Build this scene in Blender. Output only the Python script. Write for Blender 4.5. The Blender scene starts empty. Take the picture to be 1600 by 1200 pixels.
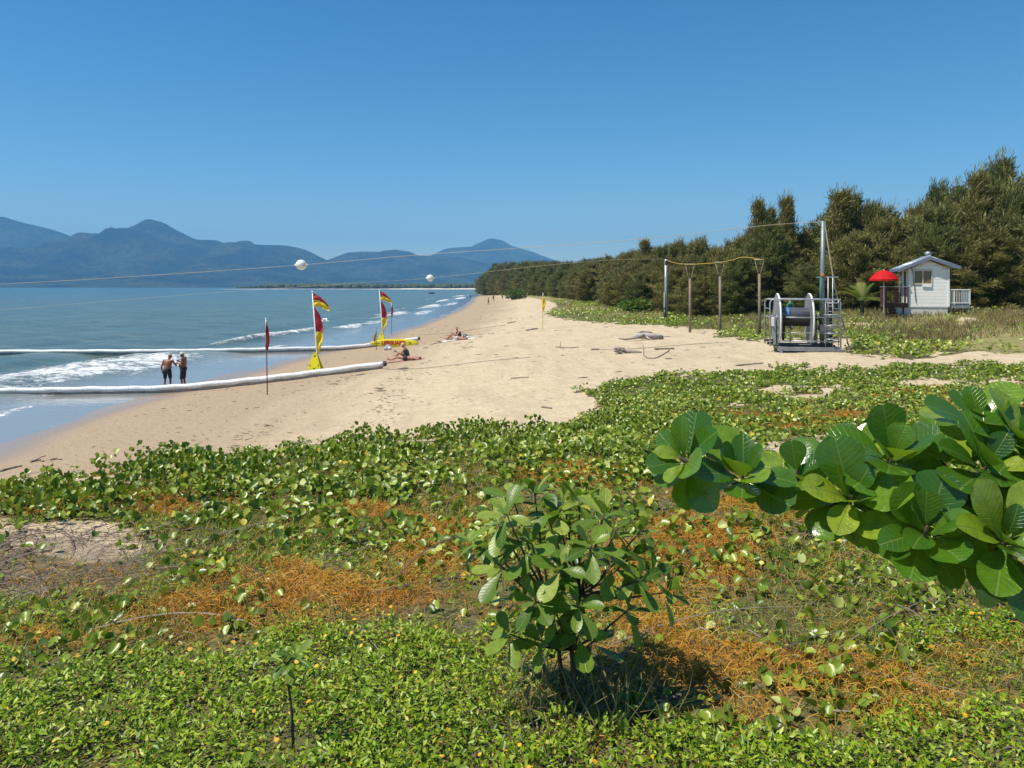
import bpy, bmesh, math, random
import numpy as np
from mathutils import Vector, Matrix, Euler

random.seed(7)
RNG = np.random.default_rng(11)
SC = bpy.context.scene
COL = SC.collection
CAM_H = 4.8
FPX = 1200.0          # focal length in pixels of the 1600 px wide photograph

# ------------------------------------------------------------------ camera
cam_data = bpy.data.cameras.new('camera')
cam_data.sensor_width = 36.0
cam_data.lens = 27.0
cam_data.shift_y = -152.0 / 1600.0
cam_data.clip_start = 0.05
cam_data.clip_end = 60000.0
cam = bpy.data.objects.new('camera', cam_data)
COL.objects.link(cam)
cam.location = (0.0, 0.0, CAM_H)
cam.rotation_euler = (math.pi / 2, 0.0, 0.0)
SC.camera = cam

# ------------------------------------------------------------------ sky and sun
SUN_DIR = Vector((-0.44, -0.16, 0.885)).normalized()
SUN_EL = math.asin(SUN_DIR.z)
SUN_AZ = math.atan2(SUN_DIR.x, SUN_DIR.y)
world = bpy.data.worlds.new('World')
SC.world = world
world.use_nodes = True
wt = world.node_tree
for n in list(wt.nodes):
    wt.nodes.remove(n)
w_out = wt.nodes.new('ShaderNodeOutputWorld')
w_bg = wt.nodes.new('ShaderNodeBackground')
w_sky = wt.nodes.new('ShaderNodeTexSky')
w_sky.sky_type = 'NISHITA'
w_sky.sun_disc = False
w_sky.sun_elevation = SUN_EL
w_sky.sun_rotation = SUN_AZ
w_sky.altitude = 0.0
w_sky.air_density = 1.0
w_sky.dust_density = 0.0
w_sky.ozone_density = 5.0
w_hs = wt.nodes.new('ShaderNodeHueSaturation')
w_hs.inputs['Saturation'].default_value = 1.30
w_hs.inputs['Hue'].default_value = 0.494
wt.links.new(w_sky.outputs[0], w_hs.inputs['Color'])
wt.links.new(w_hs.outputs[0], w_bg.inputs['Color'])
w_bg.inputs['Strength'].default_value = 0.100
wt.links.new(w_bg.outputs[0], w_out.inputs['Surface'])

sun_data = bpy.data.lights.new('sun', 'SUN')
sun_data.energy = 5.0
sun_data.angle = math.radians(0.53)
sun_data.color = (1.0, 0.945, 0.84)
sun = bpy.data.objects.new('sun', sun_data)
COL.objects.link(sun)
sun.rotation_euler = SUN_DIR.to_track_quat('Z', 'Y').to_euler()
sun.location = (-30, 20, 90)

SC.view_settings.view_transform = 'Standard'
SC.view_settings.look = 'None'
SC.view_settings.gamma = 1.0
SC.view_settings.exposure = 0.32
SC.view_settings.use_curve_mapping = False
SC.cycles.max_bounces = 8
SC.cycles.diffuse_bounces = 3
SC.cycles.glossy_bounces = 3
SC.cycles.transmission_bounces = 4
SC.cycles.volume_bounces = 1
SC.cycles.use_denoising = True
try:
    SC.cycles.denoiser = 'OPENIMAGEDENOISE'
    SC.cycles.denoising_input_passes = 'RGB_ALBEDO_NORMAL'
except Exception:
    pass
SC.cycles.use_adaptive_sampling = True
SC.cycles.adaptive_threshold = 0.01
SC.cycles.sample_clamp_indirect = 6.0

# ------------------------------------------------------------------ numeric helpers
def _hash(ix, iy, seed):
    h = (ix.astype(np.int64) * 374761393 + iy.astype(np.int64) * 668265263 + seed * 974634623) & 0x7fffffff
    h = ((h ^ (h >> 13)) * 1274126177) & 0x7fffffff
    h = ((h ^ (h >> 16)) * 1597334677) & 0x7fffffff
    return ((h >> 7) & 0xffff) / 65535.0

def vnoise(x, y, seed=0):
    x = np.asarray(x, float); y = np.asarray(y, float)
    ix = np.floor(x); iy = np.floor(y)
    fx = x - ix; fy = y - iy
    fx = fx * fx * (3 - 2 * fx); fy = fy * fy * (3 - 2 * fy)
    a = _hash(ix, iy, seed); b = _hash(ix + 1, iy, seed)
    c = _hash(ix, iy + 1, seed); d = _hash(ix + 1, iy + 1, seed)
    return (a * (1 - fx) + b * fx) * (1 - fy) + (c * (1 - fx) + d * fx) * fy

def fbm(x, y, seed=0, oct=4, gain=0.5):
    s = 0.0; a = 1.0; t = 0.0
    for o in range(oct):
        s = s + a * vnoise(x * 2.03 ** o + 17.3 * o, y * 2.03 ** o - 9.1 * o, seed + o)
        t += a; a *= gain
    return s / t

def ridged(x, y, seed=0, oct=5):
    s = 0.0; a = 1.0; t = 0.0
    for o in range(oct):
        n = 1 - np.abs(2 * vnoise(x * 2.07 ** o + 3.3 * o, y * 2.07 ** o + 7.7 * o, seed + o) - 1)
        s = s + a * n * n
        t += a; a *= 0.5
    return s / t

def sstep(a, b, x):
    t = np.clip((np.asarray(x, float) - a) / (b - a), 0, 1)
    return t * t * (3 - 2 * t)

def hinterp(x, xs, ys):
    xs = np.array(xs, float); ys = np.array(ys, float)
    sl = np.diff(ys) / np.diff(xs)
    m = np.zeros_like(ys)
    m[1:-1] = np.where(sl[:-1] * sl[1:] > 0, 2 * sl[:-1] * sl[1:] / (sl[:-1] + sl[1:] + 1e-12), 0)
    m[0] = sl[0]; m[-1] = sl[-1]
    x = np.clip(np.asarray(x, float), xs[0], xs[-1])
    i = np.clip(np.searchsorted(xs, x, side='right') - 1, 0, len(xs) - 2)
    h = xs[i + 1] - xs[i]
    t = (x - xs[i]) / h
    return ((2*t**3 - 3*t**2 + 1) * ys[i] + (t**3 - 2*t**2 + t) * h * m[i]
            + (-2*t**3 + 3*t**2) * ys[i + 1] + (t**3 - t**2) * h * m[i + 1])

def in_poly(px, py, poly):
    inside = np.zeros(np.shape(px), bool)
    n = len(poly)
    for i in range(n):
        x1, y1 = poly[i]; x2, y2 = poly[(i + 1) % n]
        if y1 == y2:
            continue
        c = ((y1 > py) != (y2 > py)) & (px < (x2 - x1) * (py - y1) / (y2 - y1) + x1)
        inside ^= c
    return inside

def ell(px, py, cx, cy, rx, ry):
    return 1 - np.sqrt(((px - cx) / rx) ** 2 + ((py - cy) / ry) ** 2)   # 1 in the centre, 0 on the rim

# ------------------------------------------------------------------ the lie of the land
SH_Y = [-400, 0, 20, 30, 45, 70, 120, 176, 250, 313, 411, 520, 1200, 4000]
SH_X = [-16, -15.6, -15.6, -16.2, -15.0, -12.9, -11.6, -12.0, -14.0, -16.5, -18.8, -21, -26, -26]
def shore(Y):
    return hinterp(Y, SH_Y, SH_X)
PR_D = [-400, -40, -15, -8, -6, -1, 0, 1.5, 4, 8, 12, 16, 20, 25, 30, 36, 42, 60, 400]
PR_Z = [-6, -1.3, -.55, -.22, -.09, -.03, 0.0, .07, .30, .74, 1.2, 1.66, 1.98, 2.2, 2.36, 2.8, 3.15, 3.3, 3.7]
def H(X, Y):
    X = np.asarray(X, float); Y = np.asarray(Y, float)
    d = X - shore(Y)
    b = hinterp(d, PR_D, PR_Z)
    e = -0.72 * (X + 4.5) + 0.69 * (Y - 6.8) + 0.8 * (fbm(X * .5, Y * .5, 91, 2) - .5)
    P = hinterp(Y, [-50, 0, 3, 6, 8, 10, 12, 15, 20, 60], [3.25, 3.2, 3.12, 3.02, 2.92, 2.75, 2.54, 2.34, 2.25, 2.25])
    P = np.maximum(P, b)
    w = (1 - sstep(0.0, 4.2, e)) * (1 - sstep(16, 24, Y))
    z = b * (1 - w) + P * w
    land = sstep(1, 8, d)
    z = z + land * (0.10 * (fbm(X * .35, Y * .35, 5, 3) - .5)) * np.clip(Y / 8, .35, 1)
    z = z + sstep(0, 2, d) * 0.035 * (fbm(X * 1.6, Y * 1.6, 6, 3) - .5)
    z = z + (1 - sstep(0, 4, np.abs(d))) * 0.07 * (fbm(X * .25, Y * .22, 8, 3) - .5)
    # low hummocks on the vegetated ground inland
    z = z + sstep(26, 34, d) * 0.25 * (fbm(X * .16, Y * .13, 12, 3) - .5) * sstep(20, 35, Y)
    return z

def h1(x, y):
    return float(H(np.array([x]), np.array([y]))[0])

def P3(px, py, Y):
    """a point at distance Y seen at photo pixel (px, py)"""
    return Vector(((px - 800) / FPX * Y, Y, CAM_H - (py - 448) / FPX * Y))

def G(px, py):
    """where the line of sight through a photo pixel meets the ground"""
    Ys = np.concatenate([np.linspace(2, 30, 1500), np.linspace(30.02, 500, 6000)])
    xs = (px - 800) / FPX * Ys
    zs = CAM_H - (py - 448) / FPX * Ys
    below = np.nonzero(zs <= np.maximum(H(xs, Ys), 0))[0]
    i = below[0] if len(below) else len(Ys) - 1
    return Vector((xs[i], Ys[i], max(h1(xs[i], Ys[i]), 0.0)))

# ------------------------------------------------------------------ object helpers
def link_mesh(name, me, mats, parent=None, smooth=False):
    o = bpy.data.objects.new(name, me)
    COL.objects.link(o)
    for m in (mats if isinstance(mats, (list, tuple)) else [mats]):
        me.materials.append(m)
    if smooth:
        me.polygons.foreach_set('use_smooth', np.ones(len(me.polygons), bool))
    if parent is not None:
        o.parent = parent
    return o

def tag(o, label=None, cat=None, group=None, kind=None):
    if label: o['label'] = label
    if cat: o['category'] = cat
    if group: o['group'] = group
    if kind: o['kind'] = kind
    return o

def thing(name, label, cat, loc=(0, 0, 0), rz=0.0, group=None):
    o = bpy.data.objects.new(name, None)
    o.empty_display_size = 0.2
    COL.objects.link(o)
    o.location = loc
    o.rotation_euler = (0, 0, rz)
    return tag(o, label, cat, group)

def copy_tree(o, parent=None):
    c = o.copy()
    COL.objects.link(c)
    if parent is not None:
        c.parent = parent
    for ch in list(o.children):
        copy_tree(ch, c)
    return c

def mesh_np(name, verts, faces, attrs=None):
    """faces: (m, k) int array, one polygon size"""
    me = bpy.data.meshes.new(name)
    verts = np.ascontiguousarray(verts, np.float32); faces = np.ascontiguousarray(faces, np.int32)
    m, k = faces.shape
    me.vertices.add(len(verts)); me.vertices.foreach_set('co', verts.ravel())
    me.loops.add(m * k); me.loops.foreach_set('vertex_index', faces.ravel())
    me.polygons.add(m)
    me.polygons.foreach_set('loop_start', np.arange(0, m * k, k, dtype=np.int32))
    me.update(calc_edges=True)
    for an, av in (attrs or {}).items():
        a = me.attributes.new(an, 'FLOAT', 'POINT')
        a.data.foreach_set('value', np.ascontiguousarray(av, np.float32))
    return me

class MB:
    """collects simple solids and links them as one mesh object"""
    def __init__(s):
        s.v = []; s.f = []
    def add(s, vs, fs):
        n = len(s.v)
        s.v += [tuple(map(float, v)) for v in vs]
        s.f += [tuple(i + n for i in f) for f in fs]
        return s
    def box(s, c, d, rot=None, bev=0.0):
        hx, hy, hz = d[0] / 2, d[1] / 2, d[2] / 2
        if bev <= 0:
            vs = [(x, y, z) for x in (-hx, hx) for y in (-hy, hy) for z in (-hz, hz)]
            fs = [(0, 1, 3, 2), (4, 6, 7, 5), (0, 4, 5, 1), (2, 3, 7, 6), (0, 2, 6, 4), (1, 5, 7, 3)]
        else:
            bm = bmesh.new()
            bmesh.ops.create_cube(bm, size=1)
            for v in bm.verts:
                v.co = (v.co.x * d[0], v.co.y * d[1], v.co.z * d[2])
            bmesh.ops.bevel(bm, geom=bm.edges[:], offset=bev, segments=1, affect='EDGES')
            bm.verts.index_update()
            vs = [v.co.copy() for v in bm.verts]; fs = [tuple(v.index for v in f.verts) for f in bm.faces]
            bm.free()
        R = rot if rot is not None else Matrix.Identity(3)
        C = Vector(c)
        return s.add([R @ Vector(v) + C for v in vs], fs)
    def tube(s, pts, r, n=8, cap=True):
        pts = [Vector(p) for p in pts]
        rs = r if isinstance(r, (list, tuple)) else [r] * len(pts)
        vs = []; fs = []
        ref = None
        for i, p in enumerate(pts):
            a = pts[max(i - 1, 0)]; b = pts[min(i + 1, len(pts) - 1)]
            t = (b - a).normalized()
            if ref is None:
                ref = Vector((0, 0, 1)) if abs(t.z) < .9 else Vector((1, 0, 0))
            u = (ref - t * ref.dot(t))
            if u.length < 1e-5:
                u = t.orthogonal()
            u.normalize(); w = t.cross(u); ref = u
            for k in range(n):
                an = 2 * math.pi * k / n
                vs.append(p + (u * math.cos(an) + w * math.sin(an)) * rs[i])
        for i in range(len(pts) - 1):
            for k in range(n):
                k2 = (k + 1) % n
                fs.append((i * n + k, i * n + k2, (i + 1) * n + k2, (i + 1) * n + k))
        if cap:
            fs.append(tuple(range(n - 1, -1, -1)))
            fs.append(tuple((len(pts) - 1) * n + k for k in range(n)))
        return s.add(vs, fs)
    def ball(s, c, r, n=12, m=8, rot=None):
        r = r if isinstance(r, (list, tuple)) else (r, r, r)
        R = rot if rot is not None else Matrix.Identity(3)
        C = Vector(c)
        vs = [C + R @ Vector((0, 0, r[2]))]; fs = []
        for i in range(1, m):
            th = math.pi * i / m
            for k in range(n):
                ph = 2 * math.pi * k / n
                vs.append(C + R @ Vector((r[0] * math.sin(th) * math.cos(ph), r[1] * math.sin(th) * math.sin(ph), r[2] * math.cos(th))))
        vs.append(C + R @ Vector((0, 0, -r[2])))
        for k in range(n):
            fs.append((0, 1 + k, 1 + (k + 1) % n))
        for i in range(m - 2):
            for k in range(n):
                k2 = (k + 1) % n
                fs.append((1 + i * n + k, 1 + (i + 1) * n + k, 1 + (i + 1) * n + k2, 1 + i * n + k2))
        L = len(vs) - 1; b = 1 + (m - 2) * n
        for k in range(n):
            fs.append((L, b + (k + 1) % n, b + k))
        return s.add(vs, fs)
    def lathe(s, prof, n=16, c=(0, 0, 0), rot=None):
        R = rot if rot is not None else Matrix.Identity(3); C = Vector(c)
        vs = []; fs = []
        for (r, z) in prof:
            for k in range(n):
                a = 2 * math.pi * k / n
                vs.append(C + R @ Vector((r * math.cos(a), r * math.sin(a), z)))
        for i in range(len(prof) - 1):
            for k in range(n):
                k2 = (k + 1) % n
                fs.append((i * n + k, i * n + k2, (i + 1) * n + k2, (i + 1) * n + k))
        fs.append(tuple(range(n - 1, -1, -1)))
        fs.append(tuple((len(prof) - 1) * n + k for k in range(n)))
        return s.add(vs, fs)
    def prism(s, poly, y0, y1):
        """polygon in the x-z plane drawn out along y"""
        n = len(poly)
        vs = [(p[0], y0, p[1]) for p in poly] + [(p[0], y1, p[1]) for p in poly]
        fs = [tuple(range(n)), tuple(range(2 * n - 1, n - 1, -1))]
        for i in range(n):
            j = (i + 1) % n
            fs.append((i, i + n, j + n, j))
        return s.add(vs, fs)
    def build(s, name, mat, parent=None, smooth=False):
        me = bpy.data.meshes.new(name)
        me.from_pydata(s.v, [], s.f)
        bm = bmesh.new(); bm.from_mesh(me)
        bmesh.ops.recalc_face_normals(bm, faces=bm.faces[:])
        bm.to_mesh(me); bm.free()
        me.update()
        return link_mesh(name, me, mat, parent, smooth)

# ------------------------------------------------------------------ materials
def new_mat(name):
    m = bpy.data.materials.new(name)
    m.use_nodes = True
    t = m.node_tree
    for n in list(t.nodes):
        t.nodes.remove(n)
    out = t.nodes.new('ShaderNodeOutputMaterial')
    return m, t, out

def N(t, kind, **kw):
    n = t.nodes.new(kind)
    for k, v in kw.items():
        if k in n.inputs:
            n.inputs[k].default_value = v
        else:
            setattr(n, k, v)
    return n

def rgba(c):
    return (c[0], c[1], c[2], 1.0)

def mixc(t, fac, a, b, blend='MIX'):
    n = t.nodes.new('ShaderNodeMix'); n.data_type = 'RGBA'; n.blend_type = blend
    for sock, v in ((0, fac), (6, a), (7, b)):
        if isinstance(v, bpy.types.NodeSocket):
            t.links.new(v, n.inputs[sock])
        elif sock == 0:
            n.inputs[0].default_value = v
        else:
            n.inputs[sock].default_value = rgba(v)
    return n.outputs[2]

def math_(t, op, a, b=0.0, clamp=False):
    n = t.nodes.new('ShaderNodeMath'); n.operation = op; n.use_clamp = clamp
    for i, v in enumerate((a, b)):
        if isinstance(v, bpy.types.NodeSocket):
            t.links.new(v, n.inputs[i])
        else:
            n.inputs[i].default_value = v
    return n.outputs[0]

def ramp(t, src, lo, hi, a=0.0, b=1.0):
    n = t.nodes.new('ShaderNodeMapRange'); n.interpolation_type = 'SMOOTHSTEP'
    t.links.new(src, n.inputs[0])
    n.inputs[1].default_value = lo; n.inputs[2].default_value = hi
    n.inputs[3].default_value = a; n.inputs[4].default_value = b
    return n.outputs[0]

def noise(t, vec, scale, detail=4, rough=.55, dist=0.0):
    n = t.nodes.new('ShaderNodeTexNoise')
    n.inputs['Scale'].default_value = scale; n.inputs['Detail'].default_value = detail
    n.inputs['Roughness'].default_value = rough; n.inputs['Distortion'].default_value = dist
    if vec is not None:
        t.links.new(vec, n.inputs['Vector'])
    return n.outputs[0]

def attr(t, name):
    n = t.nodes.new('ShaderNodeAttribute'); n.attribute_name = name
    return n.outputs['Fac']

def pm(name, c1, c2=None, scale=6.0, rough=.6, bump=.15, metal=0.0, spec=.5, stretch=None, bdist=.01):
    """a plain surface: two tones through noise, fine relief and uneven gloss"""
    m, t, out = new_mat(name)
    tc = N(t, 'ShaderNodeTexCoord')
    vec = tc.outputs['Object']
    if stretch:
        mp = N(t, 'ShaderNodeMapping'); mp.inputs['Scale'].default_value = stretch
        t.links.new(vec, mp.inputs[0]); vec = mp.outputs[0]
    c2 = c2 or tuple(x * .7 for x in c1)
    f1 = noise(t, vec, scale, 5, .6)
    f2 = noise(t, vec, scale * 6, 3, .6)
    f = ramp(t, math_(t, 'ADD', math_(t, 'MULTIPLY', f1, .75), math_(t, 'MULTIPLY', f2, .25)), .36, .66)
    b = N(t, 'ShaderNodeBsdfPrincipled')
    t.links.new(mixc(t, f, c1, c2), b.inputs['Base Color'])
    t.links.new(math_(t, 'ADD', rough - .08, math_(t, 'MULTIPLY', f2, .16)), b.inputs['Roughness'])
    b.inputs['Metallic'].default_value = metal
    b.inputs['Specular IOR Level'].default_value = spec
    if bump > 0:
        bp = N(t, 'ShaderNodeBump'); bp.inputs['Strength'].default_value = bump; bp.inputs['Distance'].default_value = bdist
        t.links.new(noise(t, vec, scale * 9, 4, .6), bp.inputs['Height'])
        t.links.new(bp.outputs[0], b.inputs['Normal'])
    t.links.new(b.outputs[0], out.inputs['Surface'])
    return m

def leaf_mat(name, cols, rough=.45, trans=.35, tcol=(.25, .4, .03), spec=.4, src='attr', veins=False, size=1.0):
    """cols: list of (position, colour) chosen per leaf; light passes through"""
    m, t, out = new_mat(name)
    if src == 'attr':
        fac = attr(t, 'tint')
    else:
        fac = N(t, 'ShaderNodeObjectInfo').outputs['Random']
    cr = N(t, 'ShaderNodeValToRGB')
    el = cr.color_ramp.elements
    while len(el) < len(cols):
        el.new(0.5)
    for e, (p, c) in zip(el, cols):
        e.position = p; e.color = rgba(c)
    t.links.new(fac, cr.inputs[0])
    base = cr.outputs[0]
    b = N(t, 'ShaderNodeBsdfPrincipled')
    b.inputs['Roughness'].default_value = rough
    b.inputs['Specular IOR Level'].default_value = spec
    tr = N(t, 'ShaderNodeBsdfTranslucent')
    if veins:
        tc = N(t, 'ShaderNodeTexCoord')
        sx = N(t, 'ShaderNodeSeparateXYZ'); t.links.new(tc.outputs['Object'], sx.inputs[0])
        ax = math_(t, 'ABSOLUTE', sx.outputs[0])
        mid = ramp(t, ax, .0022 * size, .0052 * size, 1, 0)
        ph = math_(t, 'SUBTRACT', math_(t, 'MULTIPLY', sx.outputs[1], 300 / size), math_(t, 'MULTIPLY', ax, 190 / size))
        sv = ramp(t, math_(t, 'SINE', ph), .80, 1.0, 0, .5)
        v = math_(t, 'MAXIMUM', mid, sv)
        nz = noise(t, tc.outputs['Object'], 22 / size, 4)
        base = mixc(t, ramp(t, nz, .35, .75, 0, .45), base, (.03, .075, .012))
        base = mixc(t, math_(t, 'MULTIPLY', v, .38), base, (.24, .33, .08))
        bp = N(t, 'ShaderNodeBump'); bp.inputs['Strength'].default_value = .5; bp.inputs['Distance'].default_value = .004 * size
        t.links.new(math_(t, 'SUBTRACT', nz, v), bp.inputs['Height'])
        t.links.new(bp.outputs[0], b.inputs['Normal'])
    t.links.new(base, b.inputs['Base Color'])
    t.links.new(mixc(t, .6, base, tcol), tr.inputs['Color'])
    mx = N(t, 'ShaderNodeMixShader'); mx.inputs[0].default_value = trans
    t.links.new(b.outputs[0], mx.inputs[1]); t.links.new(tr.outputs[0], mx.inputs[2])
    t.links.new(mx.outputs[0], out.inputs['Surface'])
    return m

# ------------------------------------------------------------------ where plants cover the ground
Q_NEAR = [(-900, 2400), (-900, 800), (0, 772), (250, 740), (330, 711), (430, 708), (520, 699), (600, 694), (690, 687), (750, 676),
          (800, 683), (880, 675), (936, 655), (945, 640), (915, 622), (902, 612), (1000, 594), (1100, 583), (1200, 579), (1400, 575), (1500, 572), (2600, 560), (2600, 2400)]
Q_FAR = [(820, 463), (868, 473), (872, 482), (848, 491), (900, 502), (1000, 507), (1080, 512), (1160, 518), (1110, 527), (1180, 532),
         (1200, 528), (1330, 532), (1325, 556), (1420, 558), (1500, 553), (1600, 553), (2600, 552), (2600, 400), (820, 400)]

def cover(X, Y):
    z = H(X, Y)
    px = 800 + FPX * X / Y; py = 448 + FPX * (CAM_H - z) / Y
    px = np.clip(px, -800, 2500)
    s = np.clip((py - 448) / 300, .08, 1.2)
    n1 = fbm(X * 1.1, Y * 1.1, 31, 3) - .5; n2 = fbm(X * 3.3, Y * 3.3, 41, 3) - .5; n3 = fbm(X * .9 + 50, Y * .9, 47, 3) - .5
    jx = px + s * (110 * n1 + 60 * n2); jy = py + s * (40 * n3 + 34 * n2)
    e = -0.72 * (X + 4.5) + 0.69 * (Y - 6.8)
    near = in_poly(jx, jy, Q_NEAR) & (Y < 26) & ~((Y < 17) & (e > 2.2))
    far = in_poly(jx, jy, Q_FAR) & (Y >= 26)
    gap = np.maximum.reduce([ell(jx, jy, 1250, 699, 95, 17), ell(jx, jy, 70, 848, 250, 34) * .8, ell(jx, jy, 1480, 599, 150, 7),
                             ell(jx, jy, 1250, 612, 120, 6) * .8, ell(jx, jy, 1130, 634, 60, 6) * .7, ell(jx, jy, 1380, 562, 120, 4),
                             ell(jx, jy, 1400, 542, 40, 4), ell(jx, jy, 1330, 507, 40, 4) * .7, ell(jx, jy, 1512, 500, 20, 6) * .8, ell(jx, jy, 1505, 509, 12, 6) * .7, ell(jx, jy, 1585, 500, 14, 4),
                             ell(jx, jy, 1530, 556, 60, 5)])
    gap = np.clip(gap * 3, 0, 1)
    org = np.maximum.reduce([ell(jx, jy, 330, 970, 230, 50), ell(jx, jy, 90, 1010, 110, 16), ell(jx, jy, 490, 925, 170, 52),
                             ell(jx, jy, 640, 900, 110, 52), ell(jx, jy, 60, 786, 130, 20), ell(jx, jy, 260, 796, 70, 14) * .6,
                             ell(jx, jy, 700, 860, 70, 70) * .8, ell(jx, jy, 1250, 655, 150, 20), ell(jx, jy, 1470, 616, 110, 13),
                             ell(jx, jy, 1110, 1045, 160, 52), ell(jx, jy, 1260, 1070, 250, 60), ell(jx, jy, 1190, 1115, 160, 30),
                             ell(jx, jy, 1430, 1110, 130, 30), ell(jx, jy, 1010, 950, 110, 70) * .8, ell(jx, jy, 1090, 870, 130, 60) * .7,
                             ell(jx, jy, 1190, 785, 150, 40) * .8, ell(jx, jy, 920, 745, 90, 26) * .6, ell(jx, jy, 1500, 1000, 120, 40) * .5,
                             ell(jx, jy, 560, 820, 120, 40) * .4, ell(jx, jy, 1000, 495, 90, 5) * .5])
    org = np.clip(org * 2.6, 0, 1) * near + np.clip(org * 2.0, 0, 1) * far
    n4 = fbm(X * 8, Y * 8, 44, 3) - .5
    org = np.clip(org * (.15 + 1.5 * sstep(-.13, .15, .7 * n2 + .4 * n1 + .7 * n4)), 0, 1)
    wline = np.interp(px, [-300, 0, 300, 420, 600, 700, 800, 900, 1100, 1300, 1400, 1600, 2000],
                      [1030, 1022, 1012, 988, 965, 1000, 1085, 1120, 1150, 1165, 1130, 1095, 1090])
    wed = sstep(-16, 22, py + 70 * n2 + 60 * n1 - wline)
    wed = np.maximum(wed, .8 * np.clip(2.5 * ell(jx, jy, 1520, 985, 130, 40), 0, 1))
    wed = np.maximum(wed, .55 * np.clip(2 * ell(jx, jy, 830, 1010, 120, 50), 0, 1)) * near
    litter = np.clip(2.4 * ell(jx, jy, 90, 885, 250, 60), 0, 1) * near
    bank = (1 - sstep(-2.2, -.4, -np.abs(e + .2))) * 0
    crest = np.exp(-((e + .1) / 1.1) ** 2) * (X < 2.2) * (Y < 16)
    dry = np.zeros_like(px)
    line_back = np.interp(px, [800, 900, 1000, 1100, 1200, 1320, 1450, 1600, 2200], [462, 466, 476, 487, 493, 492, 508, 532, 540])
    dry = far * (1 - sstep(-6, 8, jy - line_back - 6))
    dry = np.maximum(dry, far * .9 * sstep(.40, .56, fbm(X * .16, Y * .11, 49, 3)) * sstep(-4, 10, line_back + 34 - jy))
    dry = np.maximum(dry, far * np.clip(2.2 * ell(jx, jy, 1540, 530, 190, 15), 0, 1))
    return dict(px=px, py=py, near=near, far=far, gap=gap, org=org, wed=wed, litter=litter, crest=crest, dry=dry, n1=n1, n2=n2, e=e, z=z)
# ================================================================== THE SETTING
# ------------------------------------------------------------------ beach and dune ground
def grow(a, b, s0, k):
    out = [a]
    while out[-1] < b:
        out.append(out[-1] + s0); s0 *= k
    return out

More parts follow.
